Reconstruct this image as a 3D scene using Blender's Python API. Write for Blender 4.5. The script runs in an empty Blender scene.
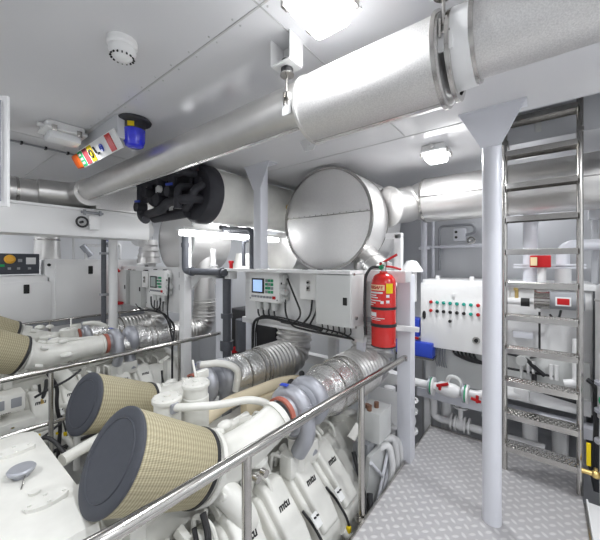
import bpy, bmesh, math, random
from mathutils import Vector, Matrix, Euler
random.seed(7)
S = bpy.context.scene
COL = S.collection
PI = math.pi
V = Vector

# ---------------------------------------------------------------- camera, world, lights
cam = bpy.data.objects.new('camera', bpy.data.cameras.new('camera'))
COL.objects.link(cam)
cam.data.sensor_width = 36.0
cam.data.lens = 36.0 * 310 / 600
cam.data.shift_y = -8 / 600
cam.data.clip_start = 0.02
cam.location = (0, 0, 1.6)
cam.rotation_euler = (PI / 2, 0, math.radians(38.3))
S.camera = cam
w = bpy.data.worlds.new('world'); S.world = w; w.use_nodes = True
w.node_tree.nodes['Background'].inputs[0].default_value = (0.9, 0.95, 1, 1)
w.node_tree.nodes['Background'].inputs[1].default_value = 0.4
S.view_settings.view_transform = 'Standard'
S.view_settings.look = 'None'
S.view_settings.exposure = 0.0
S.view_settings.gamma = 1.0
S.view_settings.use_curve_mapping = False
LAMP = 1.0
def area(name, loc, sx, sy, power, rot=(0, 0, 0), col=(0.96, 0.98, 1)):
    l = bpy.data.lights.new(name, 'AREA'); l.shape = 'RECTANGLE'; l.size = sx; l.size_y = sy
    l.energy = power * LAMP; l.color = col
    o = bpy.data.objects.new(name, l); o.location = loc; o.rotation_euler = rot
    COL.objects.link(o); return o
CEIL = 2.54
# three ceiling lights, then unseen ones added for brightness; fittings are built further down
FITTINGS = [(-0.60, 0.87, 0), (-0.70, 2.69, 0), (-2.63, 0.67, 0), (0.75, 0.4, 0), (-2.0, -0.8, 0), (-4.6, -0.3, 0), (-5.9, 0.1, 0), (0.75, 2.0, 0), (-3.6, 3.3, 0), (-5.2, 2.9, 0), (-.15, 3.78, 0)]  # last entry: added lamp hidden by the big pipe, brightens the ladder wall
for (x, y, a) in FITTINGS:
    area('fitting_lamp', (x, y, CEIL - 0.125), 0.13, 0.16, (3 if y > 3.7 else 5 if (x, y) == (-2.63, 0.67) else 11.5 if x < -3 else 17.5), (0, 0, a))
area('tube_lamp', (-2.93, 2.45, 1.865), 0.10, 1.3, 5)
area('tube_lamp', (-2.845, 2.45, 1.90), 0.06, 1.3, 3, (0, -math.pi / 2, 0))
area('tube_lamp', (-3.015, 2.45, 1.90), 0.06, 1.3, 2, (0, math.pi / 2, 0))

# ---------------------------------------------------------------- materials
def mat(name, col, rough=0.5, metal=0.0, spec=0.5, emit=None, es=0.0, noise=None, bump=None, coat=0.0, trans=0.0, alpha=1.0):
    m = bpy.data.materials.new(name); m.use_nodes = True
    nt = m.node_tree; b = nt.nodes['Principled BSDF']
    b.inputs['Base Color'].default_value = (*col, 1)
    b.inputs['Roughness'].default_value = rough
    b.inputs['Metallic'].default_value = metal
    b.inputs['Specular IOR Level'].default_value = spec
    b.inputs['Coat Weight'].default_value = coat
    b.inputs['Transmission Weight'].default_value = trans
    if emit:
        b.inputs['Emission Color'].default_value = (*emit, 1); b.inputs['Emission Strength'].default_value = es
    tc = nt.nodes.new('ShaderNodeTexCoord')
    if noise:   # (scale, amount): slight wear in the colour
        n = nt.nodes.new('ShaderNodeTexNoise'); n.inputs['Scale'].default_value = noise[0]; n.inputs['Detail'].default_value = 4
        nt.links.new(tc.outputs['Object'], n.inputs['Vector'])
        r = nt.nodes.new('ShaderNodeMix'); r.data_type = 'RGBA'
        k = noise[1]
        r.inputs[6].default_value = (*[max(0, c * (1 - k)) for c in col], 1)
        r.inputs[7].default_value = (*[min(1, c * (1 + k)) for c in col], 1)
        nt.links.new(n.outputs['Fac'], r.inputs[0]); nt.links.new(r.outputs[2], b.inputs['Base Color'])
    if bump:    # (kind, scale, strength)
        if bump[0] == 'voronoi':
            n2 = nt.nodes.new('ShaderNodeTexVoronoi'); out = n2.outputs['Distance']
        else:
            n2 = nt.nodes.new('ShaderNodeTexNoise'); n2.inputs['Detail'].default_value = 3; out = n2.outputs['Fac']
        n2.inputs['Scale'].default_value = bump[1]
        nt.links.new(tc.outputs['Object'], n2.inputs['Vector'])
        bn = nt.nodes.new('ShaderNodeBump'); bn.inputs['Strength'].default_value = bump[2]; bn.inputs['Distance'].default_value = 0.01
        nt.links.new(out, bn.inputs['Height']); nt.links.new(bn.outputs[0], b.inputs['Normal'])
    return m
M = {}
M['white'] = mat('white_gloss_paint', (0.80, 0.80, 0.80), 0.28, noise=(3, .03))
M['white2'] = mat('white_engine_paint', (0.77, 0.765, 0.72), 0.30, noise=(14, .09), bump=('noise', 20, .04))
M['cream'] = mat('cream_primer', (0.80, 0.70, 0.51), 0.45, noise=(6, .06))
M['ceil'] = mat('ceiling_paint', (0.74, 0.74, 0.755), 0.13, noise=(2, .02), bump=('noise', 2.2, .035))
M['wall'] = mat('wall_paint', (0.60, 0.61, 0.635), 0.25, noise=(2, .03))
M['wallw'] = mat('white_wall_paint', (0.80, 0.81, 0.83), 0.3, noise=(2, .02))
M['lilac'] = mat('pale_grey_post_paint', (0.72, 0.73, 0.78), 0.3, noise=(4, .02))
M['lgrey'] = mat('light_grey_enclosure', (0.60, 0.61, 0.60), 0.45, bump=('noise', 300, .04))
M['galv'] = mat('stucco_aluminium_cladding', (0.70, 0.69, 0.68), 0.40, 0.85, noise=(260, .30), bump=('noise', 420, .22))
M['endpl'] = mat('matt_aluminium_sheet', (0.80, 0.79, 0.78), 0.48, 0.75, noise=(70, .06), bump=('noise', 120, .10))
M['duct'] = mat('smooth_aluminium_cladding', (0.68, 0.67, 0.655), 0.38, 0.9, noise=(9, .10), bump=('noise', 14, .06))
M['foil'] = mat('crinkled_foil_lagging', (0.82, 0.80, 0.78), 0.27, 0.9, noise=(30, .28), bump=('noise', 42, 1.0))
M['steel'] = mat('brushed_stainless', (0.52, 0.505, 0.48), 0.2, 1.0, noise=(30, .08))
M['alu'] = mat('cast_aluminium', (0.42, 0.43, 0.47), 0.45, 0.5, noise=(20, .1), bump=('noise', 90, .1))
M['black'] = mat('black_rubber', (0.018, 0.018, 0.02), 0.5)
M['bpipe'] = mat('dark_insulated_pipe', (0.085, 0.09, 0.105), 0.5, noise=(20, .2))
M['bface'] = mat('black_foam_insulation', (0.035, 0.035, 0.043), 0.62, noise=(15, .25))
M['cap'] = mat('charcoal_rubber_cap', (0.055, 0.060, 0.075), 0.6, noise=(40, .12))
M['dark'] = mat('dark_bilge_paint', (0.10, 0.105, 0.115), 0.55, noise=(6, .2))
M['mid'] = mat('grey_machinery_paint', (0.30, 0.31, 0.33), 0.45, noise=(8, .15))
M['red'] = mat('signal_red_enamel', (0.62, 0.015, 0.012), 0.22, coat=0.4)
M['redp'] = mat('red_plastic', (0.50, 0.015, 0.018), 0.5, spec=0.3)
M['rust'] = mat('brick_red_silicone', (0.42, 0.13, 0.09), 0.5)
M['blue'] = mat('blue_beacon_lens', (0.02, 0.03, 0.75), 0.12, spec=0.8, coat=0.5)
M['bluep'] = mat('blue_plastic', (0.03, 0.07, 0.50), 0.35)
M['orange'] = mat('orange_lens', (0.75, 0.12, 0.01), 0.5, spec=0.3)
M['yellow'] = mat('yellow_plastic', (0.78, 0.58, 0.02), 0.7, spec=0.15)
M['amber'] = mat('amber_ring', (0.85, 0.45, 0.05), 0.4)
M['green'] = mat('green_plastic', (0.02, 0.32, 0.14), 0.4)
M['greenl'] = mat('green_sticker', (0.04, 0.38, 0.14), 0.7, spec=0.15)
M['teal'] = mat('teal_lamp_cap', (0.01, 0.36, 0.28), 0.25)
M['screen'] = mat('pale_lcd_screen', (0.35, 0.55, 0.9), 0.15, emit=(0.50, 0.70, 1.0), es=0.55)
M['screeng'] = mat('grey_lcd_screen', (0.42, 0.48, 0.46), 0.15)
M['sticker'] = mat('white_sticker', (0.78, 0.78, 0.78), 0.7, spec=0.15)
M['creamst'] = mat('cream_sticker', (0.88, 0.70, 0.42), 0.5)
M['maroon'] = mat('dark_red_sticker', (0.30, 0.05, 0.06), 0.7, spec=0.15)
M['brass'] = mat('brass', (0.75, 0.55, 0.22), 0.3, 1.0)
M['copper'] = mat('brown_connector', (0.20, 0.10, 0.06), 0.5)
M['ink'] = mat('black_ink', (0.01, 0.01, 0.01), 0.6)
M['plast'] = mat('white_plastic', (0.86, 0.86, 0.85), 0.35)
M['lampglass'] = mat('lit_frosted_diffuser', (0.95, 0.96, 1), 0.3, emit=(0.97, 0.98, 1), es=9)
M['lampglass2'] = mat('unlit_clear_diffuser', (0.88, 0.89, 0.90), 0.2)
M['guard'] = mat('grey_guard', (0.5, 0.5, 0.5), 0.4)

def checker_mat():
    m = bpy.data.materials.new('tread_plate'); m.use_nodes = True
    nt = m.node_tree; b = nt.nodes['Principled BSDF']; N = nt.nodes; L = nt.links
    tc = N.new('ShaderNodeTexCoord'); mp = N.new('ShaderNodeMapping')
    mp.inputs['Scale'].default_value = (19, 19, 19); mp.inputs['Rotation'].default_value = (0, 0, math.radians(45))
    L.new(tc.outputs['Object'], mp.inputs[0]); sx = N.new('ShaderNodeSeparateXYZ'); L.new(mp.outputs[0], sx.inputs[0])
    def ma(op, a, b_=None, c=None):
        n = N.new('ShaderNodeMath'); n.operation = op
        for i, x in enumerate((a, b_, c)):
            if x is None: continue
            if isinstance(x, (int, float)): n.inputs[i].default_value = x
            else: L.new(x, n.inputs[i])
        return n.outputs[0]
    X, Y = sx.outputs[0], sx.outputs[1]
    par = ma('FLOORED_MODULO', ma('ADD', ma('FLOOR', X), ma('FLOOR', Y)), 2.0)
    qx = ma('SUBTRACT', ma('FRACT', X), 0.5); qy = ma('SUBTRACT', ma('FRACT', Y), 0.5)
    kx = ma('ADD', 2.05, ma('MULTIPLY', par, 1.9)); ky = ma('SUBTRACT', 3.95, ma('MULTIPLY', par, 1.9))
    dx = ma('MULTIPLY', qx, kx); dy = ma('MULTIPLY', qy, ky)
    d = ma('SQRT', ma('ADD', ma('MULTIPLY', dx, dx), ma('MULTIPLY', dy, dy)))
    mask = ma('SMOOTH_MAX', ma('SUBTRACT', 1.0, d), 0.0, 0.1)
    mask = ma('MINIMUM', ma('MULTIPLY', mask, 2.2), 1.0)
    mix = N.new('ShaderNodeMix'); mix.data_type = 'RGBA'
    mix.inputs[6].default_value = (0.45, 0.44, 0.45, 1); mix.inputs[7].default_value = (0.60, 0.59, 0.59, 1)
    L.new(mask, mix.inputs[0]); L.new(mix.outputs[2], b.inputs['Base Color'])
    bn = N.new('ShaderNodeBump'); bn.inputs['Strength'].default_value = 0.35; bn.inputs['Distance'].default_value = 0.004
    L.new(mask, bn.inputs['Height']); L.new(bn.outputs[0], b.inputs['Normal'])
    b.inputs['Metallic'].default_value = 0.2; b.inputs['Roughness'].default_value = 0.42
    return m
M['tread'] = checker_mat()
def filter_mat():
    m = bpy.data.materials.new('tan_pleated_filter_mesh'); m.use_nodes = True
    nt = m.node_tree; b = nt.nodes['Principled BSDF']; N = nt.nodes; L = nt.links
    uv = N.new('ShaderNodeUVMap'); uv.uv_map = 'UVMap'
    sx = N.new('ShaderNodeSeparateXYZ'); L.new(uv.outputs[0], sx.inputs[0])
    def ma(op, a, b_=None):
        n = N.new('ShaderNodeMath'); n.operation = op
        for i, x in enumerate((a, b_)):
            if x is None: continue
            if isinstance(x, (int, float)): n.inputs[i].default_value = x
            else: L.new(x, n.inputs[i])
        return n.outputs[0]
    a = ma('SINE', ma('MULTIPLY', ma('ADD', ma('MULTIPLY', sx.outputs[0], 110), ma('MULTIPLY', sx.outputs[1], 34)), 2 * PI))
    c = ma('SINE', ma('MULTIPLY', ma('SUBTRACT', ma('MULTIPLY', sx.outputs[0], 110), ma('MULTIPLY', sx.outputs[1], 34)), 2 * PI))
    h = ma('MULTIPLY', ma('ADD', ma('MULTIPLY', a, c), 1.0), 0.5)
    pl = ma('MULTIPLY', ma('ADD', ma('SINE', ma('MULTIPLY', sx.outputs[0], 2 * PI * 44)), 1.0), 0.5)
    mix = N.new('ShaderNodeMix'); mix.data_type = 'RGBA'
    mix.inputs[6].default_value = (0.24, 0.205, 0.115, 1); mix.inputs[7].default_value = (0.64, 0.58, 0.40, 1)
    L.new(h, mix.inputs[0])
    mix2 = N.new('ShaderNodeMix'); mix2.data_type = 'RGBA'; mix2.blend_type = 'MULTIPLY'
    mix2.inputs[0].default_value = 0.16
    cr = N.new('ShaderNodeCombineColor'); L.new(pl, cr.inputs[0]); L.new(pl, cr.inputs[1]); L.new(pl, cr.inputs[2])
    L.new(mix.outputs[2], mix2.inputs[6]); L.new(cr.outputs[0], mix2.inputs[7])
    L.new(mix2.outputs[2], b.inputs['Base Color'])
    bn = N.new('ShaderNodeBump'); bn.inputs['Strength'].default_value = 0.4; bn.inputs['Distance'].default_value = 0.003
    L.new(h, bn.inputs['Height']); L.new(bn.outputs[0], b.inputs['Normal'])
    b.inputs['Roughness'].default_value = 0.6
    return m
M['filter'] = filter_mat()

# ---------------------------------------------------------------- mesh builder
def frame(axis):
    a = V(axis).normalized()
    u = a.cross(V((0, 0, 1)))
    if u.length < 1e-3: u = a.cross(V((0, 1, 0)))
    u.normalize(); return a, u, a.cross(u).normalized()
class MB:
    def __init__(s): s.v = []; s.f = []; s.uv = {}; s.mark = []
    def add(s, vs, fs):
        n = len(s.v); s.mark.append((n, len(s.f))); s.v += [V(x) for x in vs]; s.f += [tuple(i + n for i in f) for f in fs]; return s
    def box(s, c, d, bevel=0.0, rot=(0, 0, 0), seg=2):
        bm = bmesh.new(); bmesh.ops.create_cube(bm, size=1)
        for v in bm.verts: v.co = V((v.co.x * d[0], v.co.y * d[1], v.co.z * d[2]))
        if bevel > 0: bmesh.ops.bevel(bm, geom=bm.edges[:], offset=bevel, segments=seg, affect='EDGES', profile=0.6)
        R = Euler(rot).to_matrix(); c = V(c)
        bm.verts.index_update()
        s.add([R @ v.co + c for v in bm.verts], [[v.index for v in f.verts] for f in bm.faces]); bm.free(); return s
    def bb(s, a, b, bevel=0.0):   # box between two corners
        return s.box([(p + q) / 2 for p, q in zip(a, b)], [abs(q - p) for p, q in zip(a, b)], bevel)
    def prism(s, poly, y0, y1, bevel=0.0):   # poly in (x, z), swept along y
        bm = bmesh.new(); n = len(poly)
        A = [bm.verts.new((p[0], y0, p[1])) for p in poly]; B = [bm.verts.new((p[0], y1, p[1])) for p in poly]
        bm.faces.new(A[::-1]); bm.faces.new(B)
        for i in range(n): bm.faces.new((A[i], A[(i + 1) % n], B[(i + 1) % n], B[i]))
        bmesh.ops.recalc_face_normals(bm, faces=bm.faces)
        if bevel: bmesh.ops.bevel(bm, geom=bm.edges[:], offset=bevel, segments=3, affect='EDGES', profile=0.6)
        bm.verts.index_update()
        s.add([v.co.copy() for v in bm.verts], [[v.index for v in f.verts] for f in bm.faces]); bm.free(); return s
    def ngon_plate(s, pts, t):   # flat polygon of 3-D points given thickness along its normal
        pts = [V(p) for p in pts]; nrm = (pts[1] - pts[0]).cross(pts[2] - pts[0]).normalized() * t / 2; n = len(pts)
        s.add([p - nrm for p in pts] + [p + nrm for p in pts], [tuple(range(n))[::-1], tuple(range(n, 2 * n))] + [(i, (i + 1) % n, (i + 1) % n + n, i + n) for i in range(n)]); return s
    def lathe(s, prof, o, axis, seg=28, uv=False, sq=None):
        a, u, w_ = frame(axis); o = V(o); n0 = len(s.v); R = len(prof); s.mark.append((n0, len(s.f)))
        k = seg + 1 if uv else seg
        for (r, h) in prof:
            for j in range(k):
                t = 2 * PI * j / seg
                s.v.append(o + a * h + (u * math.cos(t) + w_ * math.sin(t)) * max(r, 1e-5))
                if uv: s.uv[len(s.v) - 1] = (j / seg, h)
        for i in range(R - 1):
            for j in range(seg):
                j2 = j + 1 if uv else (j + 1) % seg
                s.f.append((n0 + i * k + j, n0 + i * k + j2, n0 + (i + 1) * k + j2, n0 + (i + 1) * k + j))
        return s
    def cyl(s, p0, p1, r0, r1=None, seg=20, bev=0.0):
        p0, p1 = V(p0), V(p1); L = (p1 - p0).length; r1 = r0 if r1 is None else r1
        if bev: pr = [(0, 0), (r0 - bev, 0), (r0, bev), (r1, L - bev), (r1 - bev, L), (0, L)]
        else: pr = [(0, 0), (r0, 0), (r1, L), (0, L)]
        return s.lathe(pr, p0, p1 - p0, seg)
    def sphere(s, c, r, sc=(1, 1, 1), seg=16):
        bm = bmesh.new(); bmesh.ops.create_uvsphere(bm, u_segments=seg, v_segments=seg // 2, radius=r); bm.verts.index_update()
        s.add([V((v.co.x * sc[0], v.co.y * sc[1], v.co.z * sc[2])) + V(c) for v in bm.verts], [[v.index for v in f.verts] for f in bm.faces]); bm.free(); return s
    def torus(s, c, axis, R, r, seg=24, ts=8):
        a, u, w_ = frame(axis); c = V(c); n0 = len(s.v); s.mark.append((n0, len(s.f)))
        for i in range(seg):
            t = 2 * PI * i / seg; d = u * math.cos(t) + w_ * math.sin(t)
            for j in range(ts):
                p = 2 * PI * j / ts; s.v.append(c + d * (R + r * math.cos(p)) + a * r * math.sin(p))
        for i in range(seg):
            for j in range(ts):
                s.f.append((n0 + i * ts + j, n0 + ((i + 1) % seg) * ts + j, n0 + ((i + 1) % seg) * ts + (j + 1) % ts, n0 + i * ts + (j + 1) % ts))
        return s
    def tube(s, pts, r, fil=0.0, seg=12, rad=None, caps=True, n=7):
        P = path(pts, fil, n); n0 = len(s.v); nn = len(P); s.mark.append((n0, len(s.f)))
        T = []
        for i in range(nn):
            t = (P[min(i + 1, nn - 1)] - P[max(i - 1, 0)]); T.append(t.normalized())
        a, u, w_ = frame(T[0])
        for i in range(nn):
            u = (u - T[i] * u.dot(T[i])).normalized(); w_ = T[i].cross(u)
            rr = rad(i, nn) if rad else r
            for j in range(seg):
                t = 2 * PI * j / seg; s.v.append(P[i] + (u * math.cos(t) + w_ * math.sin(t)) * rr)
        for i in range(nn - 1):
            for j in range(seg):
                s.f.append((n0 + i * seg + j, n0 + i * seg + (j + 1) % seg, n0 + (i + 1) * seg + (j + 1) % seg, n0 + (i + 1) * seg + j))
        if caps:
            s.f.append(tuple(n0 + j for j in range(seg))[::-1]); s.f.append(tuple(n0 + (nn - 1) * seg + j for j in range(seg)))
        return s
def path(pts, fil, n=7):
    pts = [V(p) for p in pts]
    if fil <= 0 or len(pts) < 3: return pts
    out = [pts[0]]
    for i in range(1, len(pts) - 1):
        p, a, b = pts[i], pts[i - 1], pts[i + 1]
        da, db = (a - p), (b - p); f = min(fil, da.length * .49, db.length * .49)
        A = p + da.normalized() * f; B = p + db.normalized() * f
        for k in range(n + 1):
            t = k / n; out.append(A * (1 - t) ** 2 + p * 2 * t * (1 - t) + B * t * t)
    out.append(pts[-1]); return out

ORG = {}
SPLIT = {'casting_boss', 'vent_boss', 'joint_ring', 'leg', 'flange', 'clip', 'bolt', 'cap_bolt', 'cap_bolts', 'lug', 'strap', 'valve_body', 'connector', 'screw', 'bottom_connector', 'gasket', 'sensor', 'post', 'pipe_clamp', 'lid_bolt',
         'button', 'black_plug', 'hose_clamp', 'bare_fitting', 'fuel_line', 'band', 'brace', 'slot', 'inner_leg', 'rear_beam', 'red_valve', 'vent_slot', 'clamp', 'intake_lug', 'green_keys', 'grey_keys',
         'blank_flange', 'emblem_strip', 'green_fitting', 'cable_gland', 'side_key', 'side_plug', 'wall_bracket', 'injector_line', 'rocker_casting', 'wiring_harness', 'window', 'riser', 'rivet_row', 'bin', 'handle_grip'}
def put(name, mb, m, parent=None, label=None, smooth=40):
    if name in SPLIT and parent is not None and len(mb.mark) > 1:
        mk = mb.mark + [(len(mb.v), len(mb.f))]; first = None
        for (v0, f0), (v1, f1) in zip(mk, mk[1:]):
            q = MB(); q.v = mb.v[v0:v1]; q.f = [tuple(i - v0 for i in f) for f in mb.f[f0:f1]]
            o = put1(name, q, m, parent, label, smooth); first = first or o
        return first
    return put1(name, mb, m, parent, label, smooth)
def put1(name, mb, m, parent=None, label=None, smooth=40):
    """links a builder as ONE mesh object; vertices are given in world metres, stored relative to the thing's base"""
    me = bpy.data.meshes.new(name)
    if parent is None:
        xs = [v.x for v in mb.v]; ys = [v.y for v in mb.v]; zs = [v.z for v in mb.v]
        org = V(((min(xs) + max(xs)) / 2, (min(ys) + max(ys)) / 2, min(zs)))
    else: org = ORG[parent.name]
    me.from_pydata([v - org for v in mb.v], [], mb.f)
    if mb.uv:
        ul = me.uv_layers.new(name='UVMap')
        for lp in me.loops:
            if lp.vertex_index in mb.uv: ul.data[lp.index].uv = mb.uv[lp.vertex_index]
    bm = bmesh.new(); bm.from_mesh(me); bmesh.ops.recalc_face_normals(bm, faces=bm.faces); bm.to_mesh(me); bm.free()
    me.materials.append(m if not isinstance(m, str) else M[m])
    for p in me.polygons: p.use_smooth = True
    me.set_sharp_from_angle(angle=math.radians(smooth))
    o = bpy.data.objects.new(name, me); COL.objects.link(o)
    if parent is None: o.location = org
    else: o.parent = parent
    ORG[o.name] = org
    if label: o['label'] = label
    return o
def tag(o, label, cat, group=None, kind=None):
    o['label'] = label; o['category'] = cat
    if group: o['group'] = group
    if kind: o['kind'] = kind
    return o
def root(name, label, cat, loc, group=None):
    o = bpy.data.objects.new(name, None); COL.objects.link(o); o.location = loc; o.empty_display_size = 0.1
    ORG[o.name] = V(loc); return tag(o, label, cat, group)
def struct(name, mb, m):
    o = put(name, mb, m); o['kind'] = 'structure'; return o
def copy_tree(o, delta=(0, 0, 0), parent=None):
    c = o.copy(); COL.objects.link(c); c.parent = parent
    if parent is None: c.location = V(o.location) + V(delta)
    for ch in [x for x in list(COL.objects) if x.parent == o]: copy_tree(ch, (0, 0, 0), c)
    return c
def text(name, s, o, xdir, ydir, size, m, parent, shear=0.0, depth=0.0008, align='CENTER', bold=0.0):
    cu = bpy.data.curves.new(name, 'FONT'); cu.body = s; cu.size = size; cu.extrude = depth; cu.shear = shear
    cu.align_x = align; cu.align_y = 'CENTER'; cu.offset = bold; cu.resolution_u = 3
    t = bpy.data.objects.new('tmp', cu); COL.objects.link(t)
    dg = bpy.context.evaluated_depsgraph_get(); dg.update()
    me = bpy.data.meshes.new_from_object(t.evaluated_get(dg)); bpy.data.objects.remove(t)
    x = V(xdir).normalized(); y = V(ydir).normalized(); z = x.cross(y)
    org = ORG[parent.name]
    for v in me.vertices: v.co = x * v.co.x + y * v.co.y + z * v.co.z + V(o) - org
    me.name = name; me.materials.clear(); me.materials.append(M[m])
    ob = bpy.data.objects.new(name, me); COL.objects.link(ob); ob.parent = parent; ORG[ob.name] = org
    return ob

# ---------------------------------------------------------------- the room
FX0, FX1, FY1 = -0.87, 0.20, 3.16
struct('floor', MB().bb((FX0, -1.5, -0.03), (FX1, FY1, 0)), 'tread')
struct('trim_1', MB().bb((FX0 - 0.012, -1.5, -0.10), (FX0, FY1 + .012, 0.012)), 'steel')
struct('trim_2', MB().bb((FX0, FY1, -0.10), (FX1, FY1 + 0.012, 0.012)), 'steel')
struct('trim_3', MB().bb((FX1, -1.5, -0.10), (FX1 + .012, 2.76, 0.014)), 'steel')
struct('floor_lower', MB().bb((-6.5, -1.5, -1.15), (1.3, 4.0, -1.1)), 'dark')
HX0, HX1, HY0, HY1 = -0.34, 0.62, 2.37, 3.02
c_ = MB()
c_.bb((-6.5, -1.5, CEIL), (HX0, 4.0, CEIL + .06)); c_.bb((HX1, -1.5, CEIL), (1.3, 4.0, CEIL + .06))
c_.bb((HX0, -1.5, CEIL), (HX1, HY0, CEIL + .06)); c_.bb((HX0, HY1, CEIL), (HX1, 4.0, CEIL + .06))
struct('ceiling', c_, 'ceil')
h_ = MB()   # hatch trunk above the ladder
h_.bb((HX0 + .001, HY0 + .001, CEIL - .001), (HX0 + .012, HY1 - .001, 3.5)); h_.bb((HX1 - .012, HY0 + .001, CEIL - .001), (HX1 - .001, HY1 - .001, 3.5))
h_.bb((HX0 + .012, HY0 + .001, CEIL - .001), (HX1 - .012, HY0 + .012, 3.5)); h_.bb((HX0 + .012, HY1 - .012, CEIL - .001), (HX1 - .012, HY1 - .001, 3.5)); h_.bb((HX0, HY0, 3.5), (HX1, HY1, 3.54))
struct('trim_4', h_, 'wall')
struct('wall_rear', MB().bb((-6.5, 4.0, -1.15), (1.3, 4.06, CEIL + .06)), 'wall')
struct('wall_left', MB().bb((-6.56, -1.5, -1.15), (-6.5, 4.06, CEIL + .06)), 'wallw')
struct('wall_right', MB().bb((1.3, -1.5, -1.15), (1.36, 4.06, CEIL + .06)), 'wallw')
struct('wall_front', MB().bb((-6.5, -1.56, -1.15), (1.3, -1.5, CEIL + .06)), 'wallw')
# seams between ceiling panels with their rivets
sm = MB()
for y in (0.80, 2.32): sm.bb((-6.4, y - .004, CEIL - .003), (-0.36 if y > 2 else 1.3, y + .004, CEIL))
for x in (-0.82, -3.0, -4.7): sm.bb((x - .003, -1.5, CEIL - .003), (x + .003, 2.3, CEIL))
struct('trim_5', sm, 'guard')
rv = MB()
for i in range(40):
    x = -5.0 + i * 0.15
    for dy in (-.02, .02): rv.cyl((x, .80 + dy, CEIL), (x, .80 + dy, CEIL - .003), .004, seg=6)
struct('trim_6', rv, 'guard')
# seams in the rear and left wall panels
ws = MB()
for x in (-6.0, -5.2, -4.4, -3.6, -2.8, -2.0, -1.2, -0.4, 0.4): ws.bb((x - .004, 3.993, -1.1), (x + .004, 4.0, CEIL))
for y in (0, .8, 1.6, 2.4, 3.2): ws.bb((-6.5, y - .004, -1.1), (-6.493, y + .004, CEIL))
struct('trim_7', ws, 'guard')
# dropped beam on the left that hides the corner
struct('trim_8', MB().bb((-4.95, -1.5, 2.36), (-4.72, 4.0, CEIL - .001)), 'ceil')
# white bulkhead behind the tank
struct('wall_middle', MB().bb((-3.4, 3.84, -1.1), (-1.5, 3.89, CEIL)), 'wallw')

# ---------------------------------------------------------------- ceiling fittings
def fitting(i, x, y, label, lit):
    r = root('bulkhead_light', label, 'light', (x, y, CEIL), 'bulkhead lights on the ceiling' )
    h = MB(); h.bb((x - .088, y - .108, CEIL - .045), (x + .088, y + .108, CEIL), .015)
    h.bb((x - .099, y - .12, CEIL - .058), (x + .099, y + .12, CEIL - .045), .006)
    put('housing', h, 'plast', r)
    put('diffuser', MB().bb((x - .074, y - .094, CEIL - .115), (x + .074, y + .094, CEIL - .058), .024), 'lampglass' if lit else 'lampglass2', r)
    cl = MB()
    for sx in (-1, 1):
        for sy in (-1, 1): cl.box((x + sx * .099, y + sy * .07, CEIL - .055), (.012, .03, .04), .003)
    put('clip', cl, 'steel', r)
    put('cable_gland', MB().cyl((x, y - .105, CEIL - .025), (x, y - .14, CEIL - .025), .014).cyl((x + .03, y + .105, CEIL - .025), (x + .03, y + .135, CEIL - .025), .012), 'plast', r)
flab = ['lit bulkhead light on the ceiling beside the open hanger bracket', 'lit bulkhead light on the ceiling above the round silver duct and red cylinder', 'white bulkhead light left of the coloured alarm panel on the ceiling']
for i, (x, y, a) in enumerate(FITTINGS):
    fitting(i, x, y, flab[i] if i < 3 else 'added lit bulkhead light on the ceiling, out of sight, for extra brightness', i != 2)

# smoke detector
r = root('smoke_detector', 'round white smoke detector with slotted vents on the ceiling', 'smoke detector', (-1.41, .566, CEIL))
put('base', MB().lathe([(0, 0), (.058, 0), (.058, -.022), (.05, -.03), (0, -.03)], (-1.41, .566, CEIL), (0, 0, 1)), 'plast', r)
put('sensor_head', MB().lathe([(.05, -.03), (.053, -.045), (.046, -.062), (.030, -.080), (.012, -.084), (0, -.084)], (-1.41, .566, CEIL), (0, 0, 1)), 'plast', r)
sl = MB()
for k in range(16):
    a = k * 2 * PI / 16; sl.box((-1.41 + .0415 * math.cos(a), .566 + .0415 * math.sin(a), CEIL - .068), (.016, .005, .006), 0, (0, .9, a))
put('vent_slot', sl, 'ink', r)
# blue beacon
bx_, by_ = -2.13, .93
r = root('beacon', 'blue flashing beacon with black base hanging from the ceiling', 'beacon', (bx_, by_, CEIL))
put('flange', MB().lathe([(0, 0), (.095, 0), (.105, -.012), (.10, -.022), (.066, -.03), (.066, -.075), (0, -.075)], (bx_, by_, CEIL), (0, 0, 1), 28), 'bface', r)
put('lens', MB().lathe([(.066, -.07), (.068, -.075), (.064, -.15), (.055, -.175), (.035, -.185), (0, -.185)], (bx_, by_, CEIL), (0, 0, 1), 32), 'blue', r)
put('warning_label', MB().box((bx_ + .052, by_ - .045, CEIL - .052), (.04, .004, .03), 0, (0, 0, math.radians(48))), 'yellow', r)
# coloured alarm light column
r = root('alarm_light_box', 'long grey ceiling alarm box with coloured warning symbols and orange lens', 'alarm panel', (-2.55, .86, CEIL))
ax0, ax1 = -2.93, -2.12
al = MB(); al.bb((ax0 + .1, .82, CEIL - .15), (ax1, .93, CEIL), .006)
put('box', al, 'wall', r)
put('orange_lens', MB().box((ax0 + .075, .835, CEIL - .15), (.10, .06, .105), .02, (.5, 0, 0)), 'orange', r, 'orange lens at the end')
xs = ax0 + .13
tilt = .5
cols = ['greenl', 'maroon', 'yellow', 'sticker', 'sticker', 'redp']
stepx = (ax1 - xs) / 7.2
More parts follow.
